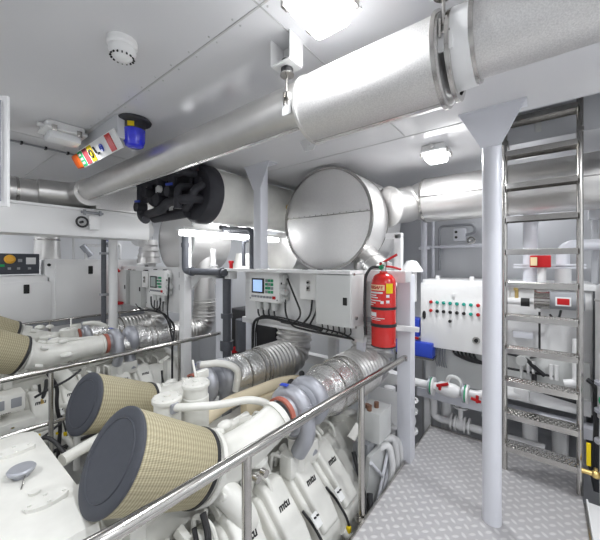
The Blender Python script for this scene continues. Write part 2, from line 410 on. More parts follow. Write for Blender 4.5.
# the sloping label board under the box
put('label_board', MB().box(((xs + ax1) / 2, .828, CEIL - .155), (ax1 - xs + .01, .008, .12), .002, (tilt, 0, 0)), 'sticker', r)
nrm = Euler((tilt, 0, 0)).to_matrix() @ V((0, -1, 0)); up_ = Euler((tilt, 0, 0)).to_matrix() @ V((0, 0, 1))
for k, cm in enumerate(cols):
    c = V((xs + stepx * (k + .5) + (.05 if k == 5 else 0), .828, CEIL - .155)) + nrm * .006
    if cm != 'sticker': put('symbol_field', MB().box(c, (stepx * .82, .004, .105), 0, (tilt, 0, 0)), cm, r)
    sy = MB(); cc = c + nrm * .004
    if k == 0:
        for q in (-.03, 0, .03): sy.box(cc + up_ * q, (.04, .002, .016), 0, (tilt, 0, 0))
        put('symbol', sy, 'sticker', r)
    elif k == 2: put('symbol', sy.torus(cc, nrm, .024, .006), 'ink', r)
    elif k == 3: put('symbol', sy.tube([cc + up_ * .03 + V((-.02, 0, 0)), cc + V((-.018, 0, 0)), cc - up_ * .025, cc - up_ * .02 + V((.03, 0, 0))], .006, .02), 'ink', r)
    elif k == 4: put('symbol', sy.torus(cc, nrm, .022, .004).torus(cc, nrm, .010, .003), 'bluep', r)
# thin cable run on the ceiling
r = root('ceiling_cable', 'thin dark cable with clips crossing the ceiling at the left', 'cable', (-3.2, .3, CEIL))
put('cable', MB().tube([(-3.2, -.6, CEIL - .012), (-3.2, .95, CEIL - .012)], .008), 'mid', r)
cp = MB()
for k in range(10): cp.box((-3.2, -.5 + k * .15, CEIL - .012), (.04, .015, .022), .003)
put('clip', cp, 'black', r)
# bare spot lamp at far left
r = root('spot_lamp', 'small white spot lamp under the ceiling near the far left corner', 'lamp', (-4.4, .45, CEIL))
put('stem', MB().cyl((-4.4, .45, CEIL), (-4.4, .45, CEIL - .05), .012), 'steel', r)
put('bulb', MB().sphere((-4.4, .45, CEIL - .08), .032, (1, 1, 1.2)).cyl((-4.4, .45, CEIL - .06), (-4.4, .45, CEIL - .04), .025), 'plast', r)

# ---------------------------------------------------------------- overhead diagonal duct
DY, DZ = 1.10, 2.262
def ductprof(x0, x1, r, m, name, parent, label=None):
    b = MB(); b.lathe([(r - .012, 0), (r, 0), (r, abs(x1 - x0)), (r - .012, abs(x1 - x0)), (0.01, abs(x1 - x0) - .0)], (x0, DY, DZ), (1, 0, 0), 48)
    b.v and None
    return put(name, b, m, parent, label)
r = root('exhaust_duct', 'large silver clad exhaust duct crossing the whole ceiling', 'duct', (-1.5, DY, DZ))
b = MB(); b.lathe([(0, 0), (.112, 0), (.112, 2.2), (0, 2.2)], (-.24, DY, DZ + .028), (1, 0, 0), 56); put('near_section', b, 'galv', r)
b = MB(); b.lathe([(0, 0), (.138, 0), (.138, .545), (.0, .545)], (-.795, DY, DZ), (1, 0, 0), 56); put('middle_section', b, 'galv', r, 'widest section of the duct')
b = MB(); b.lathe([(0, 0), (.097, 0), (.097, 2.78), (0, 2.78)], (-3.57, DY, DZ + .043), (1, 0, 0), 48); put('far_section', b, 'duct', r)
for x, rr in ((-.795, .142), (-.262, .148), (-.225, .135), (-.165, .122)):
    put('collar', MB().lathe([(rr - .02, -.006), (rr, -.006), (rr, .006), (rr - .02, .006)], (x, DY, DZ + (.026 if x > -.2 else 0)), (1, 0, 0), 48), 'steel' if x > -.7 else 'duct', r)
put('strap', MB().lathe([(.113, -.025), (.121, -.025), (.118, .035), (.113, .035)], (-.205, DY, DZ + .018), (1, 0, 0), 48), 'white', r)
put('seam', MB().bb((-3.5, DY - .01, DZ + .043 - .099), (-.8, DY + .01, DZ + .043 - .0955)).bb((-.79, DY - .008, DZ - .1405), (-.27, DY + .008, DZ - .137)), 'steel', r)
eb = MB(); eb.tube([(-3.5, DY, DZ + .035), (-3.80, DY, DZ + .03), (-3.84, DY - .32, DZ + .02)], .118, .25, 32, n=7)
eb.lathe([(.10, 0), (.13, 0), (.13, .02), (.10, .02)], (-3.50, DY, DZ + .018), (1, 0, 0), 40)
put('elbow', eb, 'duct', r)
def hanger(x, y, z, label):
    t = root('duct_hanger', label, 'hanger', (x, y, CEIL), 'spring hangers holding the duct')
    b = MB()    # an open box bracket: back, two cheeks and a sole
    w2 = .050
    b.bb((x - w2, y + .035, CEIL - .11), (x + w2, y + .041, CEIL)); b.bb((x - w2 - .004, y - .045, CEIL - .11), (x - w2, y + .041, CEIL))
    b.bb((x + w2, y - .045, CEIL - .11), (x + w2 + .004, y + .041, CEIL)); b.bb((x - w2, y - .045, CEIL - .116), (x + w2, y + .041, CEIL - .11))
    put('bracket', b, 'white', t)
    put('rubber_mount', MB().cyl((x, y, CEIL - .11), (x, y, CEIL - .085), .024).cyl((x, y, CEIL - .116), (x, y, CEIL - .142), .026, bev=.004), 'black', t)
    put('rod', MB().cyl((x, y, CEIL - .14), (x, y - .005, z), .005).cyl((x, y, CEIL - .148), (x, y, CEIL - .142), .03), 'steel', t)
    put('clevis', MB().bb((x - .012, y - .012, z - .035), (x - .006, y + .012, z + .02)).bb((x + .006, y - .012, z - .035), (x + .012, y + .012, z + .02)).cyl((x - .018, y, z - .02), (x + .018, y, z - .02), .006), 'steel', t)
    put('tab', MB().box((x, y + .0, z - .045), (.05, .01, .06), .003), 'white', t)
hanger(-.86, 1.00, 2.30, 'open white hanger bracket holding the duct beside the ceiling light')
hanger(-.235, .985, 2.30, 'hanger rod on the duct collar at the top edge')

# fore-aft duct on the left, with white trunking below it
r = root('ventilation_duct', 'silver round duct running fore and aft under the ceiling at left', 'duct', (-3.86, .3, 2.27))
b = MB(); b.lathe([(0, 0), (.125, 0), (.125, 3.0), (0, 3.0)], (-3.90, -1.2, 2.27), (0, 1, 0), 40); put('pipe', b, 'duct', r)
for y in (-.2, .62, 1.5): put('joint_ring', MB().lathe([(.12, 0), (.133, 0), (.133, .02), (.12, .02)], (-3.90, y, 2.27), (0, 1, 0), 40), 'steel', r)
put('plenum', MB().bb((-3.95, 1.2, 2.15), (-3.62, 1.78, 2.44), .004), 'galv', r, 'square grey plenum')
r = root('cable_trunking', 'white square trunking under the silver duct at left', 'trunking', (-3.85, .3, 1.85))
put('trunk', MB().bb((-4.05, -1.2, 1.86), (-3.68, 1.78, 2.13), .01), 'white', r)
put('lip', MB().bb((-3.69, -1.2, 2.12), (-3.66, 1.8, 2.145)), 'white', r)
r = root('damper_valve', 'small black and white handwheel valve on the white trunking', 'valve', (-3.67, 1.04, 2.0))
put('handwheel', MB().torus((-3.62, 1.08, 2.0), (1, 0, 0), .048, .010).cyl((-3.67, 1.08, 2.0), (-3.61, 1.08, 2.0), .012), 'black', r)
put('body', MB().cyl((-3.68, 1.18, 2.0), (-3.61, 1.18, 2.0), .045).box((-3.645, 1.19, 2.0), (.06, .09, .14), .01), 'white', r)
put('linkage', MB().box((-3.655, 1.18, 2.105), (.02, .20, .025), .003).box((-3.65, 1.11, 2.105), (.02, .02, .05)).box((-3.65, 1.25, 2.105), (.02, .02, .05)), 'mid', r)

# ---------------------------------------------------------------- big silencer beside the duct (starboard)
def silencer(cx, cy, cz, R, L, m1, label, port=False):
    r = root('silencer', label, 'silencer', (cx, cy, cz - R))
    b = MB(); b.lathe([(0, L), (R, L), (R, .005), (R - .006, 0)], (cx, cy, cz), (0, 1, 0), 72); put('shell', b, 'endpl', r)
    b = MB(); b.lathe([(R - .004, 0.002), (R - .012, -.004), (0, -.004)], (cx, cy, cz), (0, 1, 0), 72); put('end_plate', b, m1, r)
    if not port:
        put('end_seam', MB().bb((cx - R * .98, cy - .008, cz + .035), (cx + R * .98, cy - .003, cz + .042)), 'steel', r)
        rv = MB()
        for k in range(14): x = cx - R * .9 + k * R * 1.8 / 13; rv.cyl((x, cy - .003, cz + .05), (x, cy - .009, cz + .05), .005, seg=6)
        put('rivet_row', rv, 'steel', r)
    put('rim', MB().lathe([(R - .02, -.008), (R + .003, -.008), (R + .003, .012)], (cx, cy, cz), (0, 1, 0), 72), 'steel' if not port else 'lgrey', r)
    return r
SX, SY_, SZ = -1.67, 2.5, 2.01
s1 = silencer(SX, SY_, SZ, .50, .66, 'endpl', 'huge round silver silencer drum with flat riveted end')
put('shell_seam', MB().lathe([(.50, 0), (.504, 0), (.504, .01), (.50, .01)], (SX, SY_ + .33, SZ), (0, 1, 0), 72), 'steel', s1)
silencer(-4.15, 2.38, 1.93, .47, .62, 'endpl', 'grey round silencer drum at the far left behind the switch boxes', True)
# branch at lower right of the silencer
r = root('silencer_branch', 'short silver branch pipe under the big round silencer', 'pipe', (-1.1, 2.65, 1.5))
b = MB(); b.cyl((-1.42, 2.72, 1.72), (-1.10, 2.52, 1.50), .12, seg=32); b.lathe([(.115, 0), (.126, 0), (.126, .02), (.115, .02)], (-1.20, 2.584, 1.57), (.32, -.2, -.22), 32); put('pipe', b, 'duct', r)

# big pipe along the rear
PY, PZ, PR = 3.2, 2.21, .212
r = root('uptake_pipe', 'thick silver clad pipe running from the silencer behind the ladder', 'pipe', (0, PY, PZ))
b = MB(); b.lathe([(0, 0), (PR, 0), (PR, 2.2), (0, 2.2)], (-.93, PY, PZ), (1, 0, 0), 56); put('main_section', b, 'duct', r)
b = MB(); b.lathe([(.15, -.17), (PR - .004, 0)], (-.93, PY, PZ), (1, 0, 0), 56); put('reducer', b, 'duct', r)
put('joint_ring', MB().lathe([(PR - .01, -.008), (PR + .006, -.008), (PR + .006, .012), (PR, .012)], (-.93, PY, PZ), (1, 0, 0), 56), 'steel', r)
b = MB(); b.lathe([(0, -.02), (.15, -.02), (.15, .35), (0, .35)], (-1.33, PY - .27, PZ - .07), (.80, .55, .20), 40); put('stub', b, 'duct', r)
b = MB(); b.lathe([(.0, 0), (.19, 0), (.195, .006), (.19, .014)], (-1.16, PY - .37, PZ - .09), (-.40, -.85, -.1), 40); b.tube([(-1.16, PY - .37, PZ - .09), (-1.08, PY - .05, PZ - .04)], .165, 0, 32); put('blank_flange', b, 'duct', r)
put('long_seam', MB().bb((-.92, PY - PR - .003, PZ - .005), (1.2, PY - PR + .004, PZ + .005)), 'steel', r)
for x in (-.25, .38): put('pipe_clamp', MB().lathe([(PR, -.015), (PR + .006, -.015), (PR + .006, .015), (PR, .015)], (x, PY, PZ), (1, 0, 0), 48), 'steel', r)

# ---------------------------------------------------------------- white tank with black insulated head
TX, TY, TZ, TR = -2.60, 1.70, 2.25, .270
r = root('calorifier_tank', 'white horizontal tank with black foam end and dark pipes', 'tank', (TX, TY, TZ - TR))
b = MB(); b.lathe([(0, .05), (TR, .05), (TR, 1.75), (0, 1.75)], (TX, TY, TZ), (0, 1, 0), 56); put('shell', b, 'white2', r)
b = MB(); b.lathe([(TR - .006, .13), (TR + .012, .11), (TR + .012, .02), (TR - .02, -.02), (0, -.03)], (TX, TY, TZ), (0, 1, 0), 56); put('insulated_end', b, 'bface', r, 'black foam clad end of the tank')
put('filler_cap', MB().cyl((TX + .10, TY - .02, TZ + .10), (TX + .10, TY - .06, TZ + .10), .035).torus((TX + .10, TY - .05, TZ + .10), (0, 1, 0), .034, .004), 'bface', r)
put('emblem_strip', MB().box((TX + .02, TY - .04, TZ - .03), (.09, .01, .02), 0, (0, -.25, 0)).box((TX + .01, TY - .04, TZ - .075), (.05, .01, .015)), 'sticker', r)
pp = MB()
def bt(pts, rr, fil=.06): pp.tube(pts, rr, fil, 12, n=4)
bt([(TX - .10, TY - .03, TZ + .12), (TX - .10, TY - .16, TZ + .12), (-3.55, TY - .16, TZ + .12)], .038)
bt([(TX - .02, TY - .03, TZ - .12), (TX - .02, TY - .18, TZ - .14), (-2.95, TY - .18, TZ - .14), (-3.05, TY - .18, TZ - .20), (-3.4, TY - .14, TZ - .20)], .042)
bt([(-2.86, TY - .17, TZ + .12), (-2.86, TY - .17, TZ - .16)], .038)
bt([(-3.08, TY - .16, TZ + .12), (-3.08, TY - .16, TZ - .22)], .045)
bt([(-3.30, TY - .16, TZ + .12), (-3.30, TY - .16, TZ - .10), (-3.30, TY - .02, TZ - .10)], .036)
bt([(-3.50, TY - .16, TZ + .14), (-3.50, TY - .16, TZ - .22), (-3.40, TY - .16, TZ - .26)], .045)
bt([(-3.5, TY - .14, TZ - .05), (-3.1, TY - .14, TZ - .05)], .03)
bt([(-2.72, TY - .03, TZ + .0), (-2.72, TY - .20, TZ - .02), (-2.72, TY - .20, TZ - .22)], .034)
bt([(-3.44, TY - .05, TZ - .23), (-2.8, TY - .05, TZ - .23)], .05)
bt([(-2.78, TY - .08, TZ - .20), (-2.66, TY - .12, TZ - .17), (-2.58, TY - .12, TZ - .05), (-2.58, TY - .03, TZ + .0)], .036)
bt([(-2.95, TY - .14, TZ + .17), (-2.75, TY - .14, TZ + .19), (-2.62, TY - .05, TZ + .16)], .03)
put('pipe_manifold', pp, 'bface', r, 'dark foam lagged pipework')
put('valve_body', MB().cyl((-2.86, TY - .23, TZ - .05), (-2.86, TY - .11, TZ - .05), .05).cyl((-3.30, TY - .23, TZ + .0), (-3.30, TY - .1, TZ + .0), .05).cyl((-3.08, TY - .22, TZ - .1), (-3.08, TY - .12, TZ - .1), .06).cyl((-3.5, TY - .22, TZ - .12), (-3.5, TY - .12, TZ - .12), .055), 'bface', r)
put('gauge', MB().cyl((-3.0, TY - .24, TZ - .01), (-3.0, TY - .21, TZ - .01), .032), 'sticker', r)
put('back_panel', MB().bb((-3.36, 1.60, TZ - .19), (-3.12, 1.64, TZ + .13), .01).bb((-3.02, 1.62, TZ - .2), (-2.72, 1.66, TZ + .14), .01), 'bface', r)
for x, z in ((-2.83, TZ + .0), (-3.45, TZ - .08)):
    put('lever', MB().box((x + .04, TY - .245, z), (.11, .012, .022), .004, (0, .1, 0)), 'bluep', r, 'blue valve lever')
put('bare_fitting', MB().box((-3.19, TY - .13, TZ + .03), (.10, .03, .06), .01).box((-3.4, TY - .11, TZ + .06), (.10, .03, .07), .01).box((-2.95, TY - .14, TZ - .17), (.08, .02, .02)), 'sticker', r)
put('hanging_strap', MB().box((TX + .0, TY + .75, TZ + TR * .5), (.58, .05, .55), 0.0), 'white2', r) if False else None
for o_ in [x for x in COL.objects if x.parent == r and x.name.split('.')[0] in ('pipe_manifold', 'valve_body', 'gauge', 'lever', 'bare_fitting', 'back_panel')]:
    for v_ in o_.data.vertices: v_.co += V((.14, 0, .05))
put('side_plug', MB().cyl((TX + TR - .01, TY + 1.02, TZ - .02), (TX + TR + .02, TY + 1.02, TZ - .02), .03), 'brass', r)

# long tube lamp under the tank
r = root('tube_light', 'long lit fluorescent light under the white tank', 'light', (-2.93, 2.45, 1.95))
put('housing', MB().bb((-3.01, 1.72, 1.93), (-2.85, 3.2, 1.965), .004), 'white', r)
put('diffuser', MB().bb((-3.0, 1.75, 1.875), (-2.86, 3.17, 1.93), .02), 'lampglass', r)

# ---------------------------------------------------------------- posts and frames
def gusset_post(x, y, z0, rad, label, square=False):
    r = root('support_post', label, 'post', (x, y, z0), 'posts up to the ceiling')
    b = MB()
    if square: b.bb((x - rad, y - rad, z0), (x + rad, y + rad, CEIL), .008)
    else: b.cyl((x, y, z0), (x, y, CEIL), rad, seg=32)
    put('column', b, 'lilac', r)
    g = MB().ngon_plate([(x - rad * 3.4, y - rad, CEIL), (x + rad * 3.4, y - rad, CEIL), (x + rad, y - rad, CEIL - .24), (x - rad, y - rad, CEIL - .24)], .012)
    put('gusset', g, 'lilac', r)
    put('ceiling_plate', MB().bb((x - rad * 3.4, y - rad - .01, CEIL - .012), (x + rad * 3.4, y + rad, CEIL)), 'lilac', r)
gusset_post(-.257, 2.24, 0, .052, 'round pale grey post standing on the tread plate before the ladder')
gusset_post(-2.17, 2.13, 1.535, .05, 'square pale post behind the small screen unit, up to the ceiling', True)

def instrument_frame(px, py0, w, label):
    r = root('instrument_frame', label, 'frame', (px - w / 2, py0, -.9))
    b = MB(); b.bb((px - w, py0, .97), (px - .0, py0 + .012, 1.53)); b.bb((px - w - .15, py0 - (.22 if px > -2 else 0), 1.505), (px + .0, py0 + .10, 1.53)); b.bb((px - w, py0, .94), (px, py0 + .06, .975))
    put('mounting_plate', b, 'white', r)
    return r
fr = instrument_frame(-1.16, 2.30, 1.42, 'white steel instrument frame between the engines and the red cylinder')
def lg(x0, x1, y0, y1, z0, z1, nm='leg', m='lilac'):
    put(nm, MB().bb((x0, y0, z0), (x1, y1, z1), .006), m, fr)
lg(-.945, -.835, 2.47, 2.58, -.9, 1.50)
put('top_beam', MB().bb((-1.2, 2.36, 1.44), (-.835, 2.50, 1.53), .006), 'white', fr)
put('brace', MB().ngon_plate([(-.945, 2.475, .25), (-1.18, 2.475, .42), (-1.18, 2.475, .54), (-.945, 2.475, .54)], .012), 'white', fr)
put('arm', MB().box((-.87, 2.36, 1.09), (.035, .34, .04), .003, (-.15, 0, -.5)), 'white', fr)
lg(-1.24, -1.18, 2.33, 2.39, -.6, .96)
lg(-2.84, -2.71, 2.10, 2.22, -.9, 1.45)
lg(-2.62, -2.53, 2.34, 2.42, -.6, 1.50)
put('rear_beam', MB().bb((-2.5, 2.9, .42), (-1.1, 3.0, .52)).bb((-2.7, 2.36, .92), (-2.0, 2.42, .98)), 'white', fr)
put('inner_leg', MB().bb((-1.86, 2.85, .5), (-1.76, 2.92, 1.4)).bb((-1.5, 2.85, .2), (-1.42, 2.92, 1.4)), 'white', fr)
# port side frame
fp = instrument_frame(-3.5, 2.16, 1.85, 'white steel instrument frame on the far engine beside the dark pipe')
put('leg', MB().bb((-3.51, 2.06, -.9), (-3.40, 2.16, 1.93), .006), 'white', fp)
put('cross_beam', MB().bb((-3.40, 2.10, 1.42), (-2.60, 2.20, 1.50), .006), 'white', fp)
put('brace', MB().ngon_plate([(-2.84, 2.16, 1.43), (-2.84, 2.16, 1.27), (-3.0, 2.16, 1.43)], .012).ngon_plate([(-3.4, 2.16, 1.43), (-3.2, 2.16, 1.43), (-3.4, 2.16, 1.25)], .012), 'white', fp)
put('slot', MB().bb((-3.66, 2.145, 1.40), (-3.64, 2.158, 1.47)).bb((-3.66, 2.145, 1.24), (-3.64, 2.158, 1.31)), 'black', fp)
# white post + dark conduit at far left
r = root('pipe_post', 'white round post beside a black conduit at the far left', 'post', (-4.75, 1.87, -.9))
put('column', MB().cyl((-4.60, 1.73, -.9), (-4.60, 1.73, 1.95), .055, seg=24), 'white', r)
r = root('conduit', 'black vertical conduit left of the white round post', 'conduit', (-4.64, 1.63, -.9))
put('pipe', MB().cyl((-4.64, 1.63, -.9), (-4.64, 1.63, 1.95), .030), 'bpipe', r)
cl = MB()
for z in (.7, 1.15, 1.7): cl.bb((-4.68, 1.59, z), (-4.58, 1.67, z + .03))
put('clamp', cl, 'mid', r)
# thin white post behind extinguisher
r = root('stub_post', 'short white post with a round base behind the red cylinder', 'post', (-.99, 2.62, 1.4))
put('column', MB().bb((-1.02, 2.60, 1.45), (-.96, 2.66, 1.84), .004).bb((-1.10, 2.60, 1.80), (-.96, 2.66, 1.85), .004), 'white', r)
put('base', MB().cyl((-.99, 2.63, 1.40), (-.99, 2.63, 1.45), .10, .06).cyl((-.99, 2.63, 1.38), (-.99, 2.63, 1.40), .11), 'white', r)

# ---------------------------------------------------------------- dark pipework in the middle
def pipe_thing(name, label, pts, rad, m, fil=.06, cat='pipe', collars=(), cm=None):
    r = root(name, label, cat, pts[0]); put('pipe', MB().tube(pts, rad, fil, 14), m, r)
    for (c, ax, rr, h) in collars:
        a = V(ax).normalized() * h / 2; put('collar', MB().cyl(V(c) - a, V(c) + a, rr), cm or m, r)
    return r
pipe_thing('coolant_pipe', 'dark grey pipe elbowing along the white cross beam', [(-3.33, 2.03, 1.93), (-3.33, 2.03, 1.49), (-2.62, 2.06, 1.49)], .038, 'bpipe', .07,
           collars=[((-3.2, 2.035, 1.49), (1, 0, 0), .05, .04), ((-2.68, 2.06, 1.49), (1, 0, 0), .05, .03), ((-3.33, 2.03, 1.8), (0, 0, 1), .045, .05)])
pipe_thing('drain_pipe', 'dark vertical pipe dropping beside the screen unit', [(-2.70, 2.14, 1.47), (-2.70, 2.14, .2)], .045, 'bpipe',
           collars=[((-2.70, 2.14, 1.02), (0, 0, 1), .062, .05), ((-2.70, 2.14, .7), (0, 0, 1), .07, .1)])
pipe_thing('lagged_pipe', 'thick black pipe bending down beside the square post', [(-2.93, 2.25, 2.00), (-2.75, 2.2, 1.955), (-2.36, 2.2, 1.92), (-2.355, 2.2, 1.53)], .036, 'bpipe', .07)
pipe_thing('lagged_pipe', 'thinner dark pipe loop behind the thick black pipe', [(-2.95, 2.6, 1.55), (-2.95, 2.6, 1.86), (-2.70, 2.6, 1.88), (-2.62, 2.6, 1.87)], .024, 'bpipe', .06)
pipe_thing('vent_pipe', 'white upright vent pipe with flange on the cross beam', [(-2.95, 2.15, 1.50), (-2.95, 2.15, 1.75)], .028, 'white', collars=[((-2.95, 2.15, 1.56), (0, 0, 1), .05, .015), ((-2.95, 2.15, 1.53), (0, 0, 1), .05, .015)])
tag(put('red_valve', MB().cyl((-2.70, 2.2, 1.50), (-2.70, 2.2, 1.60), .02).box((-2.70, 2.2, 1.60), (.06, .03, .03), .008), 'redp'), 'small red valve on top of the dark drain pipe', 'valve')
# silver tank behind
r = root('drum_heater', 'silver drum behind the tube light and dark pipes', 'drum', (-3.0, 3.2, 1.5))
put('shell', MB().lathe([(0, 0), (.3, 0), (.3, .5), (0, .5)], (-2.95, 3.3, 1.72), (0, 1, 0), 40), 'duct', r)
put('shroud', MB().cyl((-3.35, 2.95, 1.47), (-3.35, 2.95, 1.72), .16, .10, 28), 'white2', r)
# dark gear between the engines at the aisle's end
r = root('pump_skid', 'dark pump gear behind the white frame at the end of the aisle', 'pump', (-3.2, 2.9, .2))
put('casing', MB().bb((-3.5, 2.8, .25), (-2.6, 3.2, .95), .02), 'black', r)
put('motor', MB().cyl((-3.1, 2.74, .45), (-3.1, 2.74, .85), .11, seg=24), 'bpipe', r)
put('red_valve', MB().cyl((-3.25, 2.7, .40), (-3.25, 2.7, .46), .05).cyl((-3.0, 2.66, .36), (-3.0, 2.66, .44), .045), 'redp', r)
put('grate', MB().bb((-3.3, 2.55, .02), (-2.4, 2.58, .28)), 'guard', r)
gr = MB()
for k in range(24): gr.bb((-3.3 + k * .038, 2.535, .03), (-3.3 + k * .038 + .012, 2.55, .27))
put('grate_bars', gr, 'white', r)
put('orange_tag', MB().bb((-2.62, 2.76, .98), (-2.58, 2.79, 1.18)), 'amber', r)

# ---------------------------------------------------------------- electrics on the instrument frames
def controller(x0, x1, y, z0, z1, label, screen, parts=True, yb=None):
    r = root('control_unit', label, 'control unit', ((x0 + x1) / 2, y, z0))
    W_, H = x1 - x0, z1 - z0; yb = yb or y + .10
    put('enclosure', MB().bb((x0, y, z0), (x1, yb, z1), .008), 'plast', r)
    put('bezel', MB().bb((x0 + .10 * W_, y - .004, z0 + .28 * H), (x0 + .52 * W_, y + .002, z0 + .76 * H)), 'ink', r)
    put('screen', MB().bb((x0 + .15 * W_, y - .006, z0 + .33 * H), (x0 + .46 * W_, y - .003, z0 + .71 * H)), screen, r)
    g = MB(); k2 = MB(); rd = MB(); wh = MB()
    for i in range(3):
        for j in range(4):
            t = g if (i + j) % 3 else k2
            t.box((x0 + (.60 + .09 * i) * W_, y - .004, z0 + (.34 + .12 * j) * H), (.065 * W_, .008, .085 * H))
    put('green_keys', g, 'green', r); 
    for i in range(7): k2.box((x0 + (.13 + .10 * i) * W_, y - .003, z0 + .17 * H), (.075 * W_, .006, .07 * H))
    put('grey_keys', k2, 'mid', r)
    rd.box((x0 + .84 * W_, y - .004, z0 + .17 * H), (.09 * W_, .008, .09 * H)); put('stop_key', rd, 'redp', r)
    sc = MB()
    for sx, sz in ((.05, .1), (.94, .1)): sc.cyl((x0 + sx * W_, y, z0 + sz * H), (x0 + sx * W_, y - .004, z0 + sz * H), .008, seg=10)
    put('screw', sc, 'mid', r)
    pl = MB()   # plugs on the right-hand side
    pl.box((x1 + .02, y + .06, z0 + .75 * H), (.04, .05, .09), .006); pl.cyl((x1, y + .05, z0 + .35 * H), (x1 + .05, y + .05, z0 + .35 * H), .035); pl.cyl((x1, y + .05, z0 + .12 * H), (x1 + .045, y + .05, z0 + .12 * H), .03)
    put('side_plug', pl, 'lgrey', r)
    put('side_button', MB().cyl((x1, y + .03, z0 + .62 * H), (x1 + .004, y + .03, z0 + .62 * H), .010), 'ink', r)
    lu = MB()
    for sx in (.2, .8): lu.box((x0 + sx * W_, y + .05, z1 + .006), (.05, .03, .012))
    put('lug', lu, 'black', r)
    pg = MB()   # connectors below
    for sx in (.18, .44, .70): pg.cyl((x0 + sx * W_ + .02, y + .05, z0), (x0 + sx * W_ + .02, y + .05, z0 - .08), .040, .032, 14)
    put('bottom_connector', pg, 'lgrey', r)
    return r
controller(-2.41, -1.99, 2.20, 1.20, 1.51, 'white engine control unit with lit blue screen and green keys', 'screen', yb=2.30)
controller(-4.28, -3.86, 2.06, 1.16, 1.49, 'white engine control unit with dull grey screen at far left', 'screeng', yb=2.16)
tag(put('ceiling_bracket', MB().ngon_plate([(-1.50, 1.9, CEIL), (-1.32, 1.9, CEIL), (-1.37, 1.9, CEIL - .09), (-1.45, 1.9, CEIL - .09)], .01).cyl((-1.41, 1.88, CEIL - .05), (-1.41, 1.92, CEIL - .05), .012), 'white'), 'small white triangular bracket on the ceiling above the silencer drum', 'bracket')
def swbox(x0, x1, y, z0, z1, label, big=True, yb=None):
    r = root('switch_box' if not big else 'junction_cabinet', label, 'switch box' if not big else 'cabinet', ((x0 + x1) / 2, y, z0))
    yb = yb or y + .1
    put('body', MB().bb((x0, y + .006, z0), (x1, yb, z1), .004), 'lgrey' if big else 'plast', r)
    put('door', MB().bb((x0 + .003, y - .008, z0 + .003), (x1 - .003, y + .005, z1 - .003), .003), 'lgrey' if big else 'plast', r)
    if big:
        put('latch', MB().bb((x1 - .065, y - .014, (z0 + z1) / 2 - .03), (x1 - .03, y - .008, (z0 + z1) / 2 + .03), .003), 'ink', r)
        put('side_key', MB().cyl((x1, y + .07, z0 + .07), (x1 + .014, y + .07, z0 + .07), .014).cyl((x1, y + .07, z0 + .0), (x1 + .008, y + .07, z0 + .0), .01), 'steel', r)
    else:
        c = (x0 + x1) / 2
        put('key_switch', MB().cyl((c, y - .008, z0 + .60 * (z1 - z0)), (c, y - .02, z0 + .60 * (z1 - z0)), .02).box((c, y - .014, z0 + .40 * (z1 - z0)), (.035, .012, .05), .004), 'steel', r)
        put('knob', MB().cyl((c, y - .02, z0 + .60 * (z1 - z0)), (c, y - .026, z0 + .60 * (z1 - z0)), .009).cyl((c, y - .008, z0 + .4 * (z1 - z0)), (c, y - .024, z0 + .4 * (z1 - z0)), .012), 'ink', r)
    lu = MB().box((x0 + .02, y + .05, z1 + .005), (.04, .03, .02)) .box((x1 - .02, y + .05, z1 + .005), (.04, .03, .02))
    put('lug', lu, 'ink' if not big else 'steel', r)
    return r
swbox(-1.77, -1.56, 2.24, 1.26, 1.52, 'small white switch box with key switch beside the grey cabinet', False, 2.30)
swbox(-1.475, -1.15, 2.08, 1.095, 1.50, 'light grey steel cabinet with black latch next to the red cylinder', True, 2.295)
swbox(-4.54, -4.35, 2.09, 1.24, 1.47, 'small white switch box left of the far control unit', False, 2.16)
swbox(-4.95, -4.57, 2.10, .94, 1.47, 'light grey cabinet left of the small switch box on the far frame', True, 2.16)
swbox(-5.28, -4.97, 2.06, .96, 1.48, 'narrow light grey cabinet beside the red bracket at far left', True, 2.16)
# black cables between boxes
def cable(label, pts, rad=.009, m='black', fil=.08, group=None):
    return tag(put('cable', MB().tube(pts, rad, fil, 8, n=5), m), label, 'cable', group)
cable('black cable looping from the side plug of the blue screen unit', [(-1.93, 2.25, 1.44), (-1.86, 2.22, 1.36), (-1.73, 2.22, 1.12), (-1.83, 2.22, 1.02), (-2.0, 2.24, 1.02)])
cable('black cable hanging right of the blue screen unit to the cabinet', [(-1.95, 2.24, 1.24), (-1.93, 2.22, 1.10), (-1.85, 2.22, 1.0), (-1.6, 2.22, .985), (-1.25, 2.26, .97)])
cable('thick black cable curving down below the blue screen unit', [(-2.42, 2.26, .3), (-2.42, 2.26, .85), (-2.38, 2.24, 1.0), (-2.2, 2.24, 1.05), (-1.9, 2.24, 1.03), (-1.55, 2.26, 1.0)], .015)
cable('black cable bundled over the thick cable below the screen unit', [(-2.36, 2.24, .4), (-2.36, 2.24, .9), (-2.28, 2.22, 1.06), (-2.0, 2.22, 1.07), (-1.6, 2.24, 1.03), (-1.3, 2.25, 1.0), (-1.22, 2.26, .96)], .008)
cable('thin black cable dropping from the small key switch box', [(-1.66, 2.28, 1.26), (-1.66, 2.26, 1.12), (-1.74, 2.24, 1.03)])
cable('thin black cable dropping beside the grey cabinet', [(-1.60, 2.28, 1.26), (-1.60, 2.26, 1.15), (-1.66, 2.25, 1.04)])
for k in range(6):
    x = -1.50 + k * .055
    cable('thin black cable leaving the underside of the grey cabinet', [(x, 2.2, 1.09), (x, 2.22, 1.02), (x - .05, 2.26, .99)], .006, group='cables under the grey cabinet')
for k in range(4):
    x = -2.33 + k * .076
    cable('short cable tail under the blue screen unit', [(x, 2.25, 1.13), (x + .01, 2.24, 1.08), (x + .04, 2.23, 1.05)], .009, group='cable tails under the blue screen unit')
